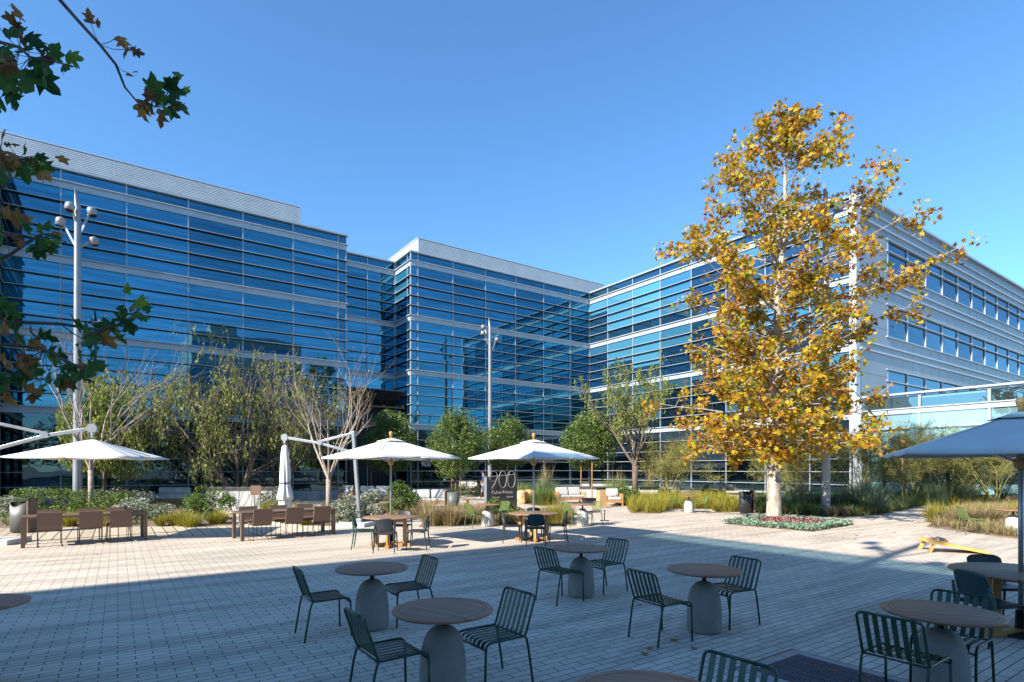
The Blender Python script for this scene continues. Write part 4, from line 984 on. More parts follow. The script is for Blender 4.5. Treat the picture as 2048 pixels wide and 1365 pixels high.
for k in range(n):
    a, b = outer[k], outer[(k+1) % n]
    if abs(a[0]-b[0]) > 1e-6 and abs(a[1]-b[1]) > 1e-6:
        cc = (L if max(a[0], b[0]) > L-1e-6 else 0, W if max(a[1], b[1]) > W-1e-6 else 0); mb.add([bd(*a, 0), bd(*cc, 0), bd(*b, 0)], [(0, 1, 2)])
mb.build('deck', PALEW, t)
mb = MB()
for y in (.01, W-.01): mb.add([bd(0, y-.01, -.002), bd(L, y-.01, -.002), bd(L, y+.01, -.002), bd(0, y+.01, -.002), bd(0, y-.01, -.09), bd(L, y-.01, -.06), bd(L, y+.01, -.06), bd(0, y+.01, -.09)], [(0, 1, 2, 3), (7, 6, 5, 4), (0, 4, 5, 1), (2, 6, 7, 3), (1, 5, 6, 2), (3, 7, 4, 0)])
for x in (.01, L-.01): mb.add([bd(x-.01, .021, -.002), bd(x+.01, .021, -.002), bd(x+.01, W-.021, -.002), bd(x-.01, W-.021, -.002), bd(x-.01, .021, -.08), bd(x+.01, .021, -.08), bd(x+.01, W-.021, -.08), bd(x-.01, W-.021, -.08)], [(0, 1, 2, 3), (7, 6, 5, 4), (0, 4, 5, 1), (2, 6, 7, 3), (1, 5, 6, 2), (3, 7, 4, 0)])
mb.build('side_rail', PINE, t)
for y in (.05, W-.05): mb = MB(); mb.bar((.12, y, .25), (-.02, y, .0), .04, .09, up=(0, 1, 0)); mb.build('leg', PINE, t)
PK = mat('pink canvas', (.78, .42, .34), .9, 0, (.85, .5, .42), 8); OR = mat('orange canvas', (.75, .36, .08), .9)
bags = [(.10, .18, .03, .3, PK, 'pink bean bag at the raised end of the game board'), (.13, .42, .03, 1.1, PK, 'pink bean bag farthest back on the game board'), (.36, .24, .03, .8, OR, 'orange bean bag lowest on the game board'), (.34, .33, .065, .2, PK, 'pink bean bag lying on top of the orange one')]
for x, y, z, rz, m_, lb in bags:
    mb = MB(); mb.box((0, 0, .005), (.16, .16, .045)); o = mb.build('bean_bag', m_, None, .022); q = Matrix.Translation(P) @ Matrix.Rotation(dirw(-13), 4, 'Z') @ Matrix.Translation(Vector(bd(x, y, z))) @ Matrix.Rotation(math.radians(12), 4, 'Y') @ Matrix.Rotation(rz, 4, 'Z')
    o.matrix_world = q; tag(o, lb, 'bean bag', 'bean bags on the game board')
# ---- person
def person():
    t = thing('person', 'man in dark blue t-shirt and cap behind the sign, paper in hand', 'person', cw(-1.86, 37.2), dirw(200))
    SK = mat('skin', (.42, .22, .14), .6); NB = mat('navy cotton', (.02, .035, .09), .9); DN = mat('blue denim', (.05, .09, .20), .9)
    def skin(name, pts, edges, m, par, root=0):
        me = bpy.data.meshes.new(name); me.from_pydata([p[:3] for p in pts], edges, []); me.materials.append(m); o = bpy.data.objects.new(name, me); C.objects.link(o); o.parent = par
        md = o.modifiers.new('s', 'SKIN'); md.use_smooth_shade = True; sv = me.skin_vertices[0].data
        for i, p in enumerate(pts): sv[i].radius = (p[3], p[4] if len(p) > 4 else p[3]); sv[i].use_root = i == root
        sd = o.modifiers.new('d', 'SUBSURF'); sd.levels = sd.render_levels = 2; return o
    B = [(0, 0, .95, .12, .15), (0, 0, 1.15, .10, .14), (.01, 0, 1.35, .11, .17), (.01, 0, 1.47, .06), (.03, 0, 1.56, .055), (.05, 0, 1.66, .09, .075), (.05, 0, 1.72, .085, .07),
         (0, .19, 1.42, .05), (-.06, .24, 1.16, .04), (.06, .25, .94, .03), (0, -.19, 1.42, .05), (.0, -.26, 1.16, .04), (.14, -.24, .98, .03),
         (0, .09, .88, .085), (.14, .1, .50, .055), (.22, .1, .09, .038), (.31, .11, .04, .03), (0, -.09, .88, .085), (-.10, -.1, .50, .055), (-.24, -.1, .11, .038), (-.16, -.11, .04, .03)]
    E = [(0, 1), (1, 2), (2, 3), (3, 4), (4, 5), (5, 6), (2, 7), (7, 8), (8, 9), (2, 10), (10, 11), (11, 12), (0, 13), (13, 14), (14, 15), (15, 16), (0, 17), (17, 18), (18, 19), (19, 20)]
    b = skin('body', B, E, SK, t)
    S = [(0, 0, .93, .15, .175), (0, 0, 1.15, .135, .165), (.01, 0, 1.36, .135, .19), (.01, 0, 1.46, .075), (0, .2, 1.42, .072), (-.03, .235, 1.25, .06), (0, -.2, 1.42, .072), (0, -.24, 1.25, .06)]
    skin('t_shirt', S, [(0, 1), (1, 2), (2, 3), (2, 4), (4, 5), (2, 6), (6, 7)], NB, b)
    T = [(0, 0, .93, .14, .16), (0, .095, .84, .105), (.12, .1, .52, .08), (0, -.095, .84, .105), (-.09, -.1, .52, .08)]
    skin('shorts', T, [(0, 1), (1, 2), (0, 3), (3, 4)], DN, b)
    for k, (a, c) in enumerate((((.17, .1, .38), (.23, .1, .07)), ((-.15, -.1, .38), (-.25, -.1, .09)))):
        mb = MB(); mb.tube([a, c], [.062, .05], 10); mb.build('sock', BLACK, b)
        mb = MB(); mb.tube([(c[0]-.06, c[1], .045), (c[0]+.05, c[1], .05), (c[0]+.19, c[1], .035)], [.045, .052, .035], 10); mb.build('shoe', SLAB, b)
    mb = MB(); mb.lathe([(.105, 1.69), (.108, 1.75), (.08, 1.81), (0, 1.83)], 18, (.05, 0, 0)); mb.shell([[(.1, -.07, 1.70), (.1, .07, 1.70)], [(.22, -.05, 1.69), (.22, .05, 1.69)]], .01); mb.build('cap', NB, b)
    for s in (-1, 1):
        c = (.06, .25, .93) if s > 0 else (.14, -.24, .97)
        for f in range(5):
            mb = MB(); y = c[1]-.035+.018*f; th = f == 4 and s or 0
            mb.tube([(c[0], y, c[2]-.01), (c[0]+.015, y+.0, c[2]-.06), (c[0]+.005+.02*(f == 4), y, c[2]-(.095 if f != 4 else .07))], [.011, .009, .006], 6); mb.build('finger', SK, b)
    mb = MB(); mb.tube([(.115, -.045, 1.66), (.15, 0, 1.645), (.13, 0, 1.63)], [.01, .016, .012], 6); mb.build('nose', SK, b)
    for s in (-1, 1):
        mb = MB(); mb.tube([(.125, s*.032, 1.68), (.135, s*.032, 1.68)], .009, 6); mb.build('eye', BLACK, b)
    mb = MB(); mb.tube([(.128, -.025, 1.605), (.135, 0, 1.602), (.128, .025, 1.605)], .007, 6); mb.build('mouth', mat('lip', (.3, .1, .08), .6), b)
    mb = MB(); mb.shell([[(.1, .2, .93), (.2, .24, .96)], [(.1, .22, .78), (.2, .26, .8)]], .004); o = mb.build('paper', WHITE); o.parent = None
    o.matrix_world = Matrix.Translation(t.location) @ Matrix.Rotation(t.rotation_euler[2], 4, 'Z') @ o.matrix_world; o.name = 'paper_sheet'; tag(o, 'white sheet of paper held by the man behind the sign', 'paper')
person()
from mathutils import noise as mnoise
# ================================================================ plants
def lumpy(n, rx, ry, rz, c=(0, 0, 0), lumps=26, lr=.36, bottom=-.8, seed=1):
    rng = np.random.default_rng(seed); L = rng.normal(size=(lumps, 3)); L /= np.linalg.norm(L, axis=1, keepdims=True); L[:, 2] = np.clip(L[:, 2], bottom, 1)
    L *= rng.uniform(.55, .80, (lumps, 1)); k = rng.integers(0, lumps, n); d = rng.normal(size=(n, 3)); d /= np.linalg.norm(d, axis=1, keepdims=True)
    rad = lr*rng.uniform(.7, 1.3, lumps)[k]*rng.uniform(.6, 1.0, n)**.5; P = L[k]+d*rad[:, None]
    return P*np.array([rx, ry, rz])+np.array(c)
latv = Vector((FY, -FX, 0)); depv = Vector((FX, FY, 0))
# ---- the big sycamore
def sycamore():
    B = cw(9.97, 21.6); t = thing('sycamore_tree', 'tall autumn sycamore with golden orange leaves and mottled pale trunk in the diamond shaped bed', 'tree', B)
    ctl = [(0, 0), (2, 0), (3.2, -.06), (5, .0), (7, .12), (9, .15), (11, .45), (13, .42), (14.9, .6)]
    def tr(z):
        for (z0, a), (z1, b) in zip(ctl[:-1], ctl[1:]):
            if z <= z1: f = (z-z0)/(z1-z0); return latv*(a+(b-a)*f)+Vector((0, 0, z))
        return latv*.6+Vector((0, 0, z))
    env = [(2.3, 1.0, 1.0), (2.9, 3.5, 3.1), (3.8, 4.2, 3.7), (5, 3.7, 3.5), (6.5, 3.3, 4.6), (8, 3.0, 5.1), (8.8, 3.4, 5.2), (9.5, 3.9, 5.0), (10.6, 4.3, 4.2), (11.9, 3.7, 3.9), (13.2, 3.0, 2.4), (13.75, 1.6, 1.5), (14.9, 1.3, .75), (15.6, .5, .4), (16.2, .1, .1)]
    def er(z, c):
        z = min(max(z, 2.31), 16.19)
        for (z0, a, b), (z1, a1, b1) in zip(env[:-1], env[1:]):
            if z <= z1: f = (z-z0)/(z1-z0); l_, r_ = a+(a1-a)*f, b+(b1-b)*f; return l_*(1-c)/2+r_*(1+c)/2
    mb = MB(); zs = [0, .12, .5, 1, 2, 2.6, 3.2, 4, 5, 6, 7, 8, 9, 10, 11, 12, 13, 13.8, 14.4, 14.9]
    mb.tube([tr(z) for z in zs], [.36, .29, .265, .255, .25, .265, .23, .2, .185, .17, .155, .14, .13, .11, .095, .075, .06, .045, .03, .012], 14)
    P = []; az = 0
    rng = R; N = 108
    for i in range(N):
        az += 2.399963+rng.uniform(-.3, .3); f = i/(N-1); z0 = 2.45+12.0*f**1.22; c = math.cos(az)
        dr = latv*c+depv*math.sin(az); rise = (.12+1.9*min(1, f*2.0))*rng.uniform(.6, 1.2)*(1-.35*f); r = er(z0+rise, c)*rng.uniform(.5, 1.04)
        if abs(math.sin(az)) > .75: r *= .92
        p0 = tr(z0); p1 = tr(z0)+dr*r+Vector((0, 0, rise)); mid = p0.lerp(p1, .5)+Vector((0, 0, -.18*rise+rng.uniform(-.1, .1)))+Vector((rng.gauss(0, .12), rng.gauss(0, .12), 0))
        pts = []
        for k in range(9):
            u = k/8; q = p0*(1-u)**2+mid*2*u*(1-u)+p1*u*u; pts.append(q+Vector((rng.gauss(0, .05), rng.gauss(0, .05), rng.gauss(0, .05)))*u)
        r0 = .06*(1-f*.6)*min(1, r/3+.25); mb.tube(pts, [r0*(1-.85*k/8) for k in range(9)], 7, cap=False)
        for k in range(2, 9):
            if r < .6 and k < 5: continue
            for s in range(2 if k > 3 else 1):
                q = pts[k]; d = (dr*rng.uniform(.1, .9)+Vector((rng.gauss(0, .6), rng.gauss(0, .6), rng.gauss(.12, .45)))).normalized(); ln = rng.uniform(.35, 1.15)*min(1, r/2.2+.2)
                e = [q, q+d*ln*.5+Vector((0, 0, rng.uniform(-.08, .1))), q+d*ln]; 
                w = rng.random()
                if q.z > 5.5 and k < 7 and mnoise.noise(Vector((q.x*.62, q.y*.62, q.z*.62+3))) < .0: w *= .36
                if k < 7 and w < (.36 if z0 > 8.5 else .16): continue
                mb.tube(e, [.018, .011, .004], 4, cap=False)
                m_ = int((31 if z0 < 6 else 34 if z0 < 10 else 32)*rng.uniform(.3, 1.35))
                for _ in range(m_):
                    u = rng.uniform(.3, 1.08); b = q.lerp(e[2], u); P.append((b.x+rng.gauss(0, .13), b.y+rng.gauss(0, .13), b.z+rng.gauss(-.04, .13)))
    mb.build('trunk', BARKS, t)
    P = np.array(P); leaves('crown', P, .185, LSYC, t, shape=ST, flat=.1)
    return t
sycamore()
# ---- clipped round street trees
def round_tree(label, x, y, rx, zc, rz, seed, scale=1.0, n=19000):
    B = at(x, y); t = thing('round_tree', label, 'tree', B); mb = MB()
    mb.tube([(0, 0, 0), (.03, 0, .8), (-.02, .02, zc-rz*.5), (0, 0, zc+.3*rz)], [.075, .065, .055, .03], 9)
    for k in range(14):
        a = k*2.4; mb.tube([(0, 0, zc-rz*.7+k*.05), (rx*.35*math.cos(a), rx*.35*math.sin(a), zc-rz*.2+k*.05), (rx*.75*math.cos(a), rx*.75*math.sin(a), zc+k*.07)], [.03, .02, .008], 5, cap=False)
    mb.build('trunk', BARKD, t); P = lumpy(n, rx*1.0, rx*1.0, rz, (0, 0, zc), 60, .34, -.8, seed); leaves('crown', P, .125, LFIC, t, flat=.3); return t
TR = [('round dark green tree rising behind the left white parasol', 780, 994, 2.0, 3.6, 2.2, 3), ('round dark green tree left of the slim lamp post, above the middle litter bin', 911, 995, 1.9, 3.5, 2.45, 4), ('round bright green tree directly behind the dark 900 sign', 1016, 990, 1.95, 3.75, 2.1, 5), ('round dark green tree above the timber sofas at centre right', 1180, 996, 2.0, 3.7, 2.15, 6)]
for a in TR: round_tree(*a[:3], a[3], a[4], a[5], a[6])
stk = None
def stake(x, y, h, label):
    global stk
    if stk is None:
        mb = MB(); mb.tube([(0, 0, 0), (.01, 0, 1.0)], .036, 8); stk = mb.build('tree_stake', STAKE); o = stk
    else: o = stk.copy(); C.objects.link(o)
    o.location = at(x, y); o.scale = (1, 1, h); tag(o, label, 'tree stake', 'timber stakes holding young trees'); return o
for x, y, h, lb in ((742, 994, 2.1, 'timber stake left of the trunk behind the left parasol'), (903, 996, 2.3, 'timber stake left of the trunk above the middle litter bin'), (921, 996, 2.3, 'timber stake right of the trunk above the middle litter bin'), (1015, 992, 2.4, 'timber stake seen through the numerals of the dark sign'), (1162, 997, 2.4, 'timber stake left of the trunk above the timber sofas'), (1184, 1001, 2.3, 'timber stake right of the trunk above the timber sofas'), (1331, 1000, 3.4, 'left of two rusty stakes before the glass right of the twisted tree'), (1347, 1000, 3.5, 'right of two rusty stakes before the glass right of the twisted tree'), (1575, 1004, 3.1, 'rusty stake just right of the sycamore trunk'), (1704, 1010, 2.7, 'dark stake right of the big lamp post'), (1741, 1012, 3.0, 'dark stake at the foot of the white building column'), (1805, 1012, 3.2, 'brown stake under the tip of the right parasol'), (1838, 1011, 3.1, 'brown stake right of the parasol tip'), (1919, 1008, 2.9, 'brown stake before the aqua door panes')): stake(x, y, h, lb)
# ---- weeping yellow green trees
def willow(label, B, h, rx, seed, dens=1.0, mleaf=LWIL, bare=.3, trunk=.16):
    global R
    R = random.Random(seed); t = thing('weeping_tree', label, 'tree', B); mb = MB(); tips = []
    stems = 5
    for k in range(stems):
        a = k*2*PI/stems+.4; limb(mb, (0, 0, .12), (math.cos(a)*.55, math.sin(a)*.55, 1), h*.42, trunk*.62, 3, tips, .3, .14, 3, .66, 7, .6, .8)
    mb.tube([(0, 0, 0), (.0, 0, .3), (0, 0, .7)], [trunk*1.3, trunk, trunk*.8], 10)
    P = []; hi = max(p.z for p, d in tips)
    tw = MB()
    for p, d in tips:
        if d > 1 or R.random() < .42: continue
        rr_ = math.hypot(p.x, p.y)
        for s in range(int(2.2*dens+.5)):
            L = R.uniform(.35, 1.0); q = p+Vector((R.gauss(0, .12), R.gauss(0, .12), 0)); dd = Vector((R.gauss(0, .25), R.gauss(0, .25), 0))
            e = q+dd*L+Vector((0, 0, -L)); tw.tube([q, q+dd*L*.6+Vector((0, 0, -.35*L)), e], [.006, .004, .002], 3, cap=False)
            if R.random() < bare: continue
            for _ in range(int(13*dens)):
                u = R.random(); v = q.lerp(e, u)+dd*.2*math.sin(PI*u); P.append((v.x+R.gauss(0, .06), v.y+R.gauss(0, .06), v.z+R.gauss(0, .05)))
    mb.build('trunk', BARKD, t); tw.build('twigs', mat('dry twigs', (.20, .15, .10), .9, 0, (.32, .26, .19), 5), t)
    leaves('crown', np.array(P), .15, mleaf, t, droop=True, flat=.1); R = random.Random(seed+99); return t
willow('broad weeping yellow green tree in front of the mirrored building at left', at(472, 1012.5), 9.8, 3.5, 21, .62, bare=.45)
willow('airy weeping tree filling the gap between the broad weeping tree and the bare tree', at(568, 1003), 9.6, 3, 33, .45, bare=.55)
pass
def leafytree(label, B, rx, zc, rz, seed, m=LWIL, n=7000, size=.15, tr=.09):
    t = thing('leafy_tree', label, 'tree', B); mb = MB(); rr = random.Random(seed)
    mb.tube([(0, 0, 0), (.05, .02, zc*.5), (0, 0, zc)], [tr, tr*.75, tr*.4], 9)
    for k in range(16):
        a = k*2.4; mb.tube([(0, 0, zc*.45+k*.08), (rx*.4*math.cos(a), rx*.4*math.sin(a), zc*.75+k*.08), (rx*.8*math.cos(a), rx*.8*math.sin(a), zc*.95+k*.1)], [.03, .02, .006], 5, cap=False)
    mb.build('trunk', BARKD, t); leaves('crown', lumpy(n, rx, rx, rz, (0, 0, zc), 40, .24, -.9, seed), size, m, t, droop=True, flat=.2); return t
leafytree('bushy green tree behind the left cantilever parasol', cw(-19.3, 26.8), 2.3, 3.6, 2.9, 8, n=9500)
# ---- bare trees
def bare(label, B, h, seed, m=BARKB, trunk=.10, lean=(0, 0), fork=1.0, stems=5, sp=.6, weep=0):
    global R
    R = random.Random(seed); t = thing('bare_tree', label, 'tree', B); mb = MB(); tips = []
    mb.tube([(0, 0, 0), (.01, .01, fork*.5), (0, 0, fork)], [trunk*1.15, trunk, trunk*.92], 12)
    for k in range(stems):
        a = k*2*PI/stems+.7; q = R.uniform(.25, sp); limb(mb, (0, 0, fork-.12+.1*(k % 3)), (math.cos(a)*q+lean[0], math.sin(a)*q+lean[1], 1), h*.40, trunk*.52, 3, tips, .15, .20, 3, .66, 7, .5, .5, .74 if not weep else .9)
    mb.build('trunk', m, t); lv = [tuple(p) for p, d in tips if d == 0 and R.random() < .10] if not weep else []
    if weep:
        W = []
        for p, d in tips:
            if d > 1 or p.z < h*.42 or R.random() > weep: continue
            L = R.uniform(.3, .9); W += [(p.x+R.gauss(0, .07), p.y+R.gauss(0, .07), p.z-L*R.random()) for _ in range(22)]
        leaves('crown', np.array(W), .13, LWIL, t, droop=True, flat=.1)
    if lv: leaves('last_leaves', np.array(lv), .09, LBRN, t)
    R = random.Random(seed+5); return t
bare('bare pale barked tree before the tall left lamp post', cw(-17.0, 22.9), 7.2, 12, fork=1.9, trunk=.10, sp=.75)
bare('bare forked tree with pale trunk right of the folded parasol', at(657, 1027), 7.3, 17, trunk=.115, fork=1.5, sp=.8)
bare('thin half bare weeping tree with twisted brown trunk right of centre', at(1270, 1001), 7.6, 45, m=BARKD, trunk=.18, fork=2.1, stems=5, sp=.75, weep=.12)
bare('leafless fine twigged tree behind the half bare weeping tree', at(1330, 996), 6.6, 23, m=BARKD, trunk=.06, fork=.5, sp=.8)
# ---- palo verde
def palo(label, B, h, seed, dens=.45):
    global R
    R = random.Random(seed); t = thing('palo_verde', label, 'tree', B); mb = MB(); tips = []
    for k in range(5):
        a = k*2*PI/5+seed; limb(mb, (0, 0, 0), (math.cos(a)*.42, math.sin(a)*.42, 1), h*.44, .045, 3, tips, .22, .12, 3, .64, 6, .5, .75)
    tw = []; P = []
    q = MB()
    for p, d in tips:
        if d > 1 or R.random() > dens: continue
        for s in range(3):
            v = Vector((R.gauss(0, 1), R.gauss(0, 1), R.gauss(.35, .7))).normalized()*R.uniform(.25, .6); q.tube([p, p+v*.5+Vector((0, 0, .02)), p+v], [.005, .004, .002], 3, cap=False)
            for _ in range(3): w = p+v*R.uniform(.4, 1.1); P.append((w.x, w.y, w.z))
    mb.build('trunk', BARKG, t); q.build('twigs', leafmat('palo twigs', [(.16, .16, .05), (.30, .28, .09), (.42, .38, .14)], .2), t)
    leaves('crown', np.array(P), .045, leafmat('palo leaflets', [(.22, .22, .05), (.40, .37, .09), (.5, .45, .14)], .35), t); R = random.Random(seed+5); return t
palo('young green barked tree between the sycamore trunk and the lamp post', at(1563, 1006), 4.2, 51)
palo('dark twiggy green barked tree right of the lamp post', at(1722, 1012), 4.6, 52)
palo('airy yellow twigged tree under the parasol tip', at(1822, 1012), 4.6, 53, .4)
palo('airy yellow twigged tree before the aqua glass, fullest of its row', at(1900, 1010), 5.0, 54, .55)
palo('airy yellow twigged tree partly hidden by the right parasol', at(1990, 1013), 4.6, 55)
palo('slim pale twigged tree by the two rusty stakes', at(1339, 1001), 4.4, 56, .6)
# ---- shrubs
def shrub(label, x, y, rx, h, m, seed, n=2600, size=.075, cat='shrub', ry=None, lumps=22, lr=.3, grp=None):
    B = at(x, y); t = thing('shrub', label, cat, B, dirw(0), grp); P = lumpy(n, rx, ry or rx*.8, h*.62, (0, 0, h*.42), lumps, lr, -.6, seed); P = P[P[:, 2] > .02]
    mb = MB(); rr = random.Random(seed)
    for k in range(16):
        a = rr.uniform(0, 6.28); r = rr.uniform(.2, .8); mb.tube([(0, 0, 0), (rx*r*.5*math.cos(a), rx*r*.5*math.sin(a), h*.4), (rx*r*math.cos(a), rx*r*math.sin(a)*.8, h*.85)], [.012, .008, .004], 4, cap=False)
    mb.build('stems', BARKD, t); leaves('foliage', P, size, m, t); return t
SH = [('large loose green sage shrub behind the left long table', 105, 1034, 1.7, 1.35, LMED, 1, 5200), ('grey green shrub between the pale bare tree and the left long table', 205, 1034, 1.35, 1.2, LMED, 2, 3600), ('low silvery shrub at the right end of the left long table', 285, 1040, 1.2, .8, LSIL, 3, 3200),
 ('round bright green shrub left of the concrete bar counter', 415, 1040, 1.05, 1.25, LMED, 4, 4200), ('small silver shrub beside the furled parasol', 548, 1022, .75, 1.2, LSIL, 5, 2200), ('silver leaved shrub left of the parasol mast', 695, 1050, .75, 1.05, LSIL, 6, 3400), ('silver leaved shrub right of the parasol mast', 738, 1045, .85, 1.15, LSIL, 7, 4200),
 ('fresh green shrub right of the left parasol pole', 802, 1030, .85, 1.3, LMED, 8, 4200), ('green shrub at the foot of the dark sign', 1003, 1042, .8, .8, LMED, 9, 3000), ('dark green ground shrub right of the twisted trunk', 1250, 1010, 1.2, .9, LFIC, 10, 2800), ('low green shrub in front of the slim lamp post', 950, 992, 2.0, 1.2, LMED, 11, 3000), ('pale shrub behind the concrete bar counter', 455, 1004, 1.6, 1.3, LMED, 13, 2600), ('low silvery shrub behind the left litter bin', 22, 1034, 1.0, .9, LSIL, 14, 2200), ('grey green shrub in the strip before the far glass', 240, 1022, 1.6, 1.1, LSIL, 15, 2600)]
for a in SH: shrub(a[0], a[1], a[2], a[3], a[4], a[5], a[6]+40, a[7], .085 if a[5] is not LFIC else .12)
# ---- grasses
def clump(label, x, y, h, r, m, nt=5, nper=130, spread=.95, w=.010, plume=None, grp=None):
    B = at(x, y); h *= 1.12; r *= 1.35; nper = int(nper*1.5); t = thing('grass_clump', label, 'grass clump', B, 0, grp); P = [(R.gauss(0, r*.32), R.gauss(0, r*.32), 0) for _ in range(nt)]
    blades('blades', P, nper, h, spread, w, m, t)
    if plume: blades('plumes', [(p[0]*.6, p[1]*.6, 0) for p in P], 14, plume, .22, .02, GTAN, t)
    return t
CL = [('bright yellow green grass clump before the green shrub at left', 385, 1052, .62, .6, GYEL), ('yellow green grass clump left of the first wicker chairs gap', 145, 1053, .6, .5, GYEL), ('yellow green grass clump seen under the left long table', 228, 1052, .6, .4, GYEL), ('bright yellow green grass clump right of the left long table', 330, 1053, .62, .7, GYEL), ('yellow green grass clump at the corner of the boardwalk', 440, 1049, .55, .5, GYEL),
 ('yellow green grass clump left of the furled parasol', 540, 1030, .7, .45, GYEL), ('small golden clump behind the furled parasol', 602, 1027, .55, .4, GTAN), ('green grass clump seen under the right long table', 618, 1050, .55, .5, GYEL),
 ('tan grass clump right of the left dining table', 866, 1052, .85, .45, GTAN), ('larger tan grass clump in front of the middle litter bin', 915, 1050, .95, .55, GTAN), ('tan grass clump farther back behind the left dining table', 850, 1034, .8, .5, GTAN), ('tan green grass clump behind the first olive chair', 950, 1042, .8, .45, GTAN),
 ('tan green clump left of the middle parasol pole', 1052, 1050, .5, .45, GTAN), ('mixed grass clump between the middle dining table and the olive chair', 1108, 1049, .9, .5, GYEL), ('mixed grass clump behind the right olive table', 1135, 1040, .8, .45, GTAN)]
for a in CL: clump(*a[:6])
clump('tall feather grass with pale plumes right of the middle parasol pole', 1092, 1000, 1.7, .7, GBLU, 7, 190, .8, .014, 3.0)
clump('green grass mound right of the golden boulders', 1085, 1010, 1.1, .6, GGRN, 6, 170)
clump('dark green grass mound left of the plumed grass', 1052, 1000, 1.2, .7, GGRN, 5, 150)
clump('blue green deer grass left of the big lamp post', 1600, 1024, 1.3, .9, GBLU, 6, 230, .95, .013, 2.1)
clump('spraying blue green grass right of the big lamp post', 1690, 1026, 1.35, .9, GBLU, 6, 230, .95, .013, 2.2)
clump('deep blue green grass clump beside the dark stakes', 1728, 1018, 1.6, .7, GBLU, 6, 220, .75)
clump('dusky green grass clump under the parasol tip', 1860, 1012, 1.5, .9, GBLU, 6, 220, .8)
clump('dusky green grass clump right of the brown stakes', 1925, 1010, 1.3, .8, GBLU, 6, 220, .8)
clump('feathery grass left of the twisted tree trunk', 1232, 1002, 1.5, .7, GGRN, 4, 120, .5, .012, 2.3)
clump('feathery grass by the pale barbecue block', 1300, 1002, 1.5, .7, GGRN, 4, 120, .5, .012, 2.4)
clump('green grass clump spilling at the foot of the sycamore bed', 1530, 1020, 1.0, .7, GGRN, 5, 170)
clump('golden grass clump at the near corner of the right bed', 1880, 1046, .85, .6, GYEL, 6, 190)
clump('tan and green grass clump just right of the golden corner clump', 1925, 1052, .85, .6, GTAN, 6, 190)
clump('tan grass clump behind the lone olive chair', 1975, 1052, .8, .6, GTAN, 6, 190)
clump('golden grass clump beyond the far right small table', 2010, 1040, .8, .7, GYEL, 6, 190)
def cover(key, label, m, dens, h, w=.012, nper=26, spread=.7, name='grass', inset=1.0):
    b = beds[key]; n = int(area(b)*dens); cx = sum(p[0] for p in b)/len(b); cy = sum(p[1] for p in b)/len(b)
    bb = [(cx+(p[0]-cx)*inset, cy+(p[1]-cy)*inset) for p in b]; o = blades(name, inpoly(bb, n), nper, h, spread, w, m); return tag(o, label, 'grass', kind='stuff')
cover('left', 'mixed low grasses filling the left planting bed', GGRN, 2.2, .38, inset=.94)
cover('silver', 'low dry grass between the silver shrubs', GTAN, 5, .3, inset=.9)
cover('bush', 'low dry growth around the fresh green shrub', GTAN, 5, .28, inset=.9)
cover('tan', 'tan grasses filling the bed behind the dining tables', GTAN, 9, .5, .010, 50, 1.1, inset=.93)
cover('plume', 'green grasses behind the golden boulders', GYEL, 9, .8, .014, inset=.95)
cover('right', 'golden yellow grasses covering the bed right of the sofas', GYEL, 8, .78, .012, 60, 1.0, inset=.97)
cover('pole', 'dark green and golden grasses around the big lamp post', GGRN, 8, .72, .012, 50, 1.0, inset=.97)
b_ = beds['pole']; o = blades('grass', inpoly(poly((1640, 1033), (1668, 1035), (1755, 1030), (1812, 1019), (1812, 1013), (1700, 1018), (1560, 1020), (1512, 1027)), 420), 30, .5, .7, .012, GTAN); tag(o, 'brownish grasses along the front edge by the lamp post', 'grass', kind='stuff')
o = blades('grass', inpoly(poly((1800, 1011), (1870, 1012), (2048, 1013), (2080, 1006), (1800, 1004)), 420), 30, .6, .7, .014, GYEL); tag(o, 'yellow green grasses below the annex doors', 'grass', kind='stuff')
cover('edge', 'dry golden grasses in the right edge bed', GTAN, 12, .46, .011, 40, 1.1, inset=.95)
# succulents
def succ(key, pts, size, m, label):
    P = []
    for x, y, z in pts:
        k = 9; s = R.uniform(.7, 1.3)
        for i in range(k):
            a = R.uniform(0, 6.28); r = R.uniform(.01, .08)*s; P.append((x+r*math.cos(a), y+r*math.sin(a), z+R.uniform(.02, .13)*s))
    o = leaves('succulents', np.array(P), size, m, None, flat=.2); return tag(o, label, 'ground cover', kind='stuff')
tb = beds['tree']; cxt = sum(p[0] for p in tb)/4; cyt = sum(p[1] for p in tb)/4
ring, inner = [], []
for p in inpoly(tb, 1500):
    f = max(abs(p[0]-cxt)/1.0, abs(p[1]-cyt)/1.0); near = min(((p[0]-q[0])**2+(p[1]-q[1])**2) for q in tb)
    (inner if (math.hypot(p[0]-cxt, p[1]-cyt) < 1.15 and R.random() < .9) else ring).append(p)
succ('tree', ring, .085, LSUC, 'blue green succulents edging the diamond shaped tree bed'); succ('tree', inner, .085, LPUR, 'purple red succulents round the sycamore trunk')
def small(name, label, cat, P, fn, grp=None):
    mb = MB(); fn(mb); o = mb.build(name, BLACK); o.location = P; return tag(o, label, cat, grp)
spt = lambda mb: (mb.tube([(0, 0, 0), (0, 0, .2)], .012, 6), mb.tube([(0, 0, .17), (.03, 0, .3)], .035, 8))
for x, y, lb in ((1494, 1044, 'small black spotlight at the left of the tree bed'), (1518, 1049, 'small black spotlight left of the sycamore trunk'), (1579, 1040, 'small black spotlight right behind the sycamore trunk'), (1607, 1050, 'small black spotlight at the right of the tree bed')): small('garden_spotlight', lb, 'spotlight', at(x, y), spt, 'garden spotlights in the tree bed')
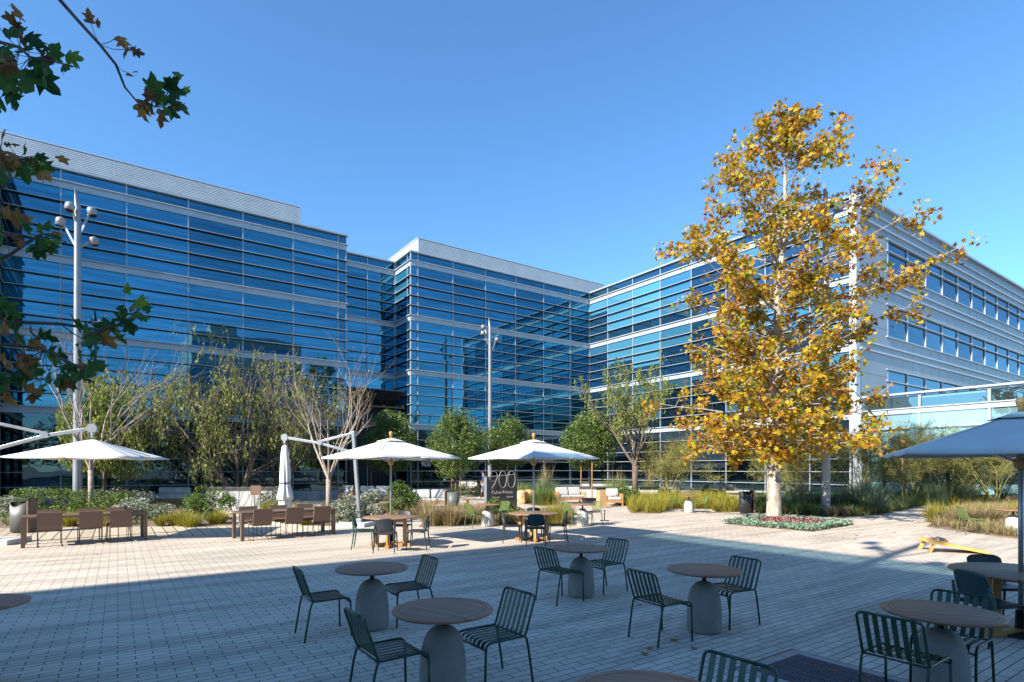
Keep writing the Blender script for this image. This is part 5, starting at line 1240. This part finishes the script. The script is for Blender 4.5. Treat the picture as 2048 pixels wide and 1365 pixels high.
small('parasol_foot', 'small black foot plate lying on the paving behind the right olive chair', 'foot plate', at(1209, 1042), lambda mb: (mb.box((0, 0, .01), (.42, .05, .02)), mb.box((0, 0, .0105), (.05, .42, .018)), mb.tube([(0, 0, .02), (0, 0, .4)], .02, 8)))
# fallen leaves on the paving
for i, (x, y) in enumerate([(1299, 1299), (1290, 1310), (1280, 1212), (1388, 1299), (1710, 1079), (1348, 1283), (1238, 1085), (194, 1110), (870, 1130), (1565, 1112), (1640, 1345), (1712, 1072), (1190, 1120)]+[(R.gauss(1640, 95), R.uniform(1050, 1078)) for _ in range(16)]+[(R.uniform(1180, 1420), R.uniform(1040, 1062)) for _ in range(8)]):
    a = R.uniform(0, 6.28); s = R.uniform(.05, .085); c, sn = math.cos(a), math.sin(a)
    mb = MB(); mb.add([((p[0]*c-p[1]*sn)*s*1.6, (p[0]*sn+p[1]*c)*s*1.6, .012+abs(p[0])*s*.5) for p in ST], [tuple(range(len(ST)))])
    o = mb.build('fallen_leaf', LBRN); o.location = at(x, y); tag(o, 'dry brown leaf lying on the paving', 'leaf', 'fallen leaves on the paving')
# far belt of trees south of the plaza, mirrored low in the glass
P = []
for k in range(70):
    x = -85+3.2*k+R.uniform(-1, 1); y = -76+R.uniform(-4, 4); h = R.uniform(10, 17)
    P.append(lumpy(520, 3.6, 3.6, h*.42, (x, y, h*.56), 16, .45, -.9, k))
o = leaves('tree_belt', np.concatenate(P), .75, LFIC, flat=.4); tag(o, 'far belt of dark trees south of the plaza, mirrored low in the glass', 'woodland', kind='stuff')
# ---- near branches hanging in from the left
def nearleaf(mb, P, size, ang, droop):
    """lobed leaf, folded and curled, tip pointing along ang in the picture"""
    d = latv*math.cos(ang)+Vector((0, 0, math.sin(ang))); d = (d+depv*R.gauss(0, .35)).normalized(); s = d.cross(depv+Vector((R.gauss(0, .7), R.gauss(0, .7), R.gauss(0, .7)))).normalized(); nn = s.cross(d)
    prof = [(0, .0), (.05, .10), (.02, .30), (.16, .46), (.26, .24), (.42, .36), (.58, .50), (.60, .20), (.80, .17), (1.0, 0)]
    cur = R.uniform(-.35, .35); fold = R.uniform(.1, .55)
    def q(a, b): return P+(d*a+s*b+nn*(abs(b)*fold+cur*a*a-.15*a+.06*math.sin(9*a+4*b)))*size
    mid = [q(a, 0) for a, b in prof]; L = [q(a, b) for a, b in prof]; Rr = [q(a, -b*R.uniform(.85, 1.1)) for a, b in prof]
    n = len(prof); mb.add(mid+L+Rr, [(i, i+1, n+i+1, n+i) for i in range(n-1)]+[(i+1, i, 2*n+i, 2*n+i+1) for i in range(n-1)], False)
D0 = 3.1
BR = [
 ('upper', [(95, -40), (115, -5), (150, 35), (200, 90), (232, 130), (250, 175), (275, 205), (310, 213)], [(182, 48, 30, 80, 1), (238, 72, 38, -70, 1), (250, 100, 34, -60, 1), (257, 146, 20, -60, 1), (275, 210, 40, -80, 1), (290, 205, 42, -110, 1), (300, 200, 45, 40, 0), (315, 190, 44, 100, 0), (325, 200, 46, 10, 0), (335, 185, 42, 60, 0), (352, 165, 36, 90, 2), (362, 180, 34, -20, 2), (350, 200, 44, -50, 0), (330, 212, 40, -70, 0), (320, 218, 42, -100, 1), (345, 190, 40, 0, 0), (305, 215, 36, 170, 1), (340, 208, 34, -30, 1)]),
 ('top left', [(-80, 20), (0, 85), (40, 95), (60, 115), (100, 122), (135, 130)], [(40, 38, 40, 110, 1), (28, 50, 36, -60, 1), (5, 65, 50, 20, 0), (-5, 95, 45, -30, 0), (50, 70, 46, -30, 0), (45, 100, 60, -20, 0), (65, 115, 55, -40, 0), (80, 108, 44, 30, 0), (105, 118, 40, 60, 0), (125, 128, 42, -50, 0), (130, 110, 44, -10, 2), (148, 118, 36, -40, 0), (35, 130, 60, 200, 1), (50, 135, 85, -75, 0), (62, 140, 70, -40, 0), (30, 145, 75, -110, 0), (85, 140, 50, -70, 0), (5, 160, 55, -60, 0), (10, 185, 60, -50, 0), (-10, 190, 60, -90, 0), (20, 105, 50, -120, 0), (-10, 120, 50, -20, 1)]),
 ('roof level', [(-80, 290), (0, 312), (40, 318), (70, 318)], [(5, 268, 34, -40, 1), (15, 285, 24, -20, 1), (0, 300, 55, -20, 1), (-10, 320, 60, -30, 1), (20, 330, 50, -70, 0), (40, 325, 52, -80, 0), (55, 320, 55, -60, 0), (70, 322, 42, -80, 2), (45, 310, 34, 60, 0), (68, 312, 34, -10, 0), (80, 325, 40, -30, 0), (5, 335, 60, -90, 0)]),
 ('middle left', [(-80, 560), (20, 510), (55, 485), (80, 470), (100, 468)], [(0, 425, 42, -10, 1), (20, 440, 55, 10, 1), (22, 465, 38, -50, 1), (60, 468, 36, 120, 0), (85, 460, 34, 80, 0), (92, 470, 40, 0, 0), (95, 480, 38, -60, 0), (80, 488, 40, -80, 0), (70, 478, 50, -30, 0), (60, 490, 48, -40, 0), (-20, 480, 70, -5, 0), (-20, 500, 85, -40, 0), (-30, 515, 70, -80, 0), (105, 478, 30, -20, 2)]),
 ('long lower', [(-80, 640), (40, 645), (120, 648), (200, 660), (235, 650), (262, 635), (285, 612)], [(280, 610, 36, 30, 2), (275, 618, 40, 80, 2), (290, 612, 30, -50, 0), (262, 628, 42, 0, 0), (255, 640, 40, -70, 0), (242, 645, 42, 60, 0), (230, 655, 44, 170, 0), (225, 662, 44, -50, 0), (205, 660, 44, 200, 0), (200, 668, 48, -60, 1), (180, 668, 50, -80, 0), (170, 680, 50, -30, 0), (160, 665, 44, 100, 0), (190, 690, 44, -110, 0), (250, 655, 34, -20, 0), (150, 690, 40, -60, 0)]),
 ('lowest', [(-80, 690), (30, 690), (90, 700), (140, 725), (175, 742)], [(-10, 605, 60, -40, 0), (0, 640, 65, -20, 0), (20, 655, 60, -40, 0), (30, 680, 50, -20, 1), (55, 688, 40, -10, 1), (75, 670, 50, -20, 0), (95, 700, 52, -30, 0), (105, 720, 50, 10, 0), (125, 722, 46, 60, 0), (140, 735, 50, -60, 0), (160, 742, 50, -20, 0), (175, 745, 44, 60, 0), (150, 750, 44, -100, 0), (65, 715, 46, -80, 0), (30, 725, 50, -40, 1), (0, 720, 60, -20, 1), (20, 750, 50, -20, 0), (55, 745, 50, 0, 0), (95, 740, 50, -60, 0), (0, 770, 45, -30, 1), (45, 775, 46, -10, 1), (80, 770, 48, -70, 0), (115, 762, 44, -30, 1), (10, 790, 40, -60, 1), (-10, 740, 60, -60, 0), (120, 745, 50, -80, 0)]),
]
NB_ = cw(-4.3, 1.4); t = thing('overhanging_tree', 'branches with lobed green and brown leaves hanging in from a tree outside the left edge', 'tree', NB_)
mb = MB(); mb.tube([(0, 0, 0), (0, 0, 1), (.03, 0, 2.2), (.0, .03, 4.6)], [.19, .16, .14, .07], 14); mb.build('trunk', BARKS, t)
NM = (LNEAR, LBRN, leafmat('near leaves painted sunlit', [(.08, .18, .02), (.14, .28, .03), (.2, .33, .04)], .5))  # third tone is the green leaf with backlight put into its colour
for nm, path, lv in BR:
    pts = [pd(x, y, D0+.12*math.sin(i*1.3))-NB_ for i, (x, y) in enumerate(path)]; z0 = max(.8, min(4.4, pts[0].z-.15)); pts = [Vector((.01, .0, z0))]+pts
    mb = MB(); n = len(pts); mb.tube(pts, [.011*(1-i/n)**1.2+.0028 for i in range(n)], 7, cap=False)
    sets = [MB(), MB(), MB()]
    for x, y, s, a, k in lv:
        P = pd(x, y, D0+R.uniform(-.15, .15)); nearleaf(sets[k], P-NB_, s*.84*D0/FOC, math.radians(a), 0)
        if R.random() < .7: nearleaf(sets[k if R.random() < .7 else 1], P-NB_+Vector((R.gauss(0, .03), R.gauss(0, .03), R.gauss(0, .03))), s*.62*D0/FOC, math.radians(a+R.uniform(-90, 90)), 0)
        j = min(range(1, n), key=lambda i: (pts[i]-(P-NB_)).length); mb.tube([pts[j], (pts[j]+P-NB_)/2+Vector((0, 0, -.01)), P-NB_], .0018, 4, cap=False)
    b = mb.build('branch', BARKD, t)
    for k in range(3):
        if sets[k].v: sets[k].build('leaves', NM[k], b)
# ================================================================ light, sky, camera
EL, AZ = math.radians(34), math.radians(7)
sd = Vector((-math.cos(EL)*math.cos(AZ), -math.cos(EL)*math.sin(AZ), math.sin(EL)))
w = bpy.data.worlds.new('World'); bpy.context.scene.world = w; w.use_nodes = True; n, l = w.node_tree.nodes, w.node_tree.links
sk = n.new('ShaderNodeTexSky'); sk.sky_type = 'NISHITA'; sk.sun_disc = False; sk.sun_elevation = EL; sk.sun_rotation = math.atan2(sd.x, sd.y)
sk.altitude = 0; sk.air_density = 1.0; sk.dust_density = .05; sk.ozone_density = 4.2
bg = n['Background']; tn = n.new('ShaderNodeVectorMath'); tn.operation = 'MULTIPLY'; tn.inputs[1].default_value = (.68, .96, 1.10); l.new(sk.outputs[0], tn.inputs[0]); l.new(tn.outputs[0], bg.inputs[0]); bg.inputs[1].default_value = .112
sl = bpy.data.lights.new('sun', 'SUN'); sl.energy = 5.0; sl.angle = math.radians(.53); sl.color = (.95, .90, .80)
so = bpy.data.objects.new('sun', sl); C.objects.link(so); so.rotation_euler = sd.to_track_quat('Z', 'Y').to_euler(); so.location = (-40, -5, 40)
cam = bpy.data.cameras.new('camera'); co = bpy.data.objects.new('camera', cam); C.objects.link(co); co.location = (0, 0, CAMH)
co.rotation_euler = (PI/2, 0, -math.atan2(FX, FY)); cam.sensor_width = 36; cam.lens = 36*FOC/2048; cam.shift_y = (937-682.5)/2048; cam.clip_start = .05; cam.clip_end = 3000
sc = bpy.context.scene; sc.camera = co; sc.view_settings.view_transform = 'Standard'; sc.view_settings.look = 'None'; sc.view_settings.exposure = 1.22; sc.view_settings.gamma = 1
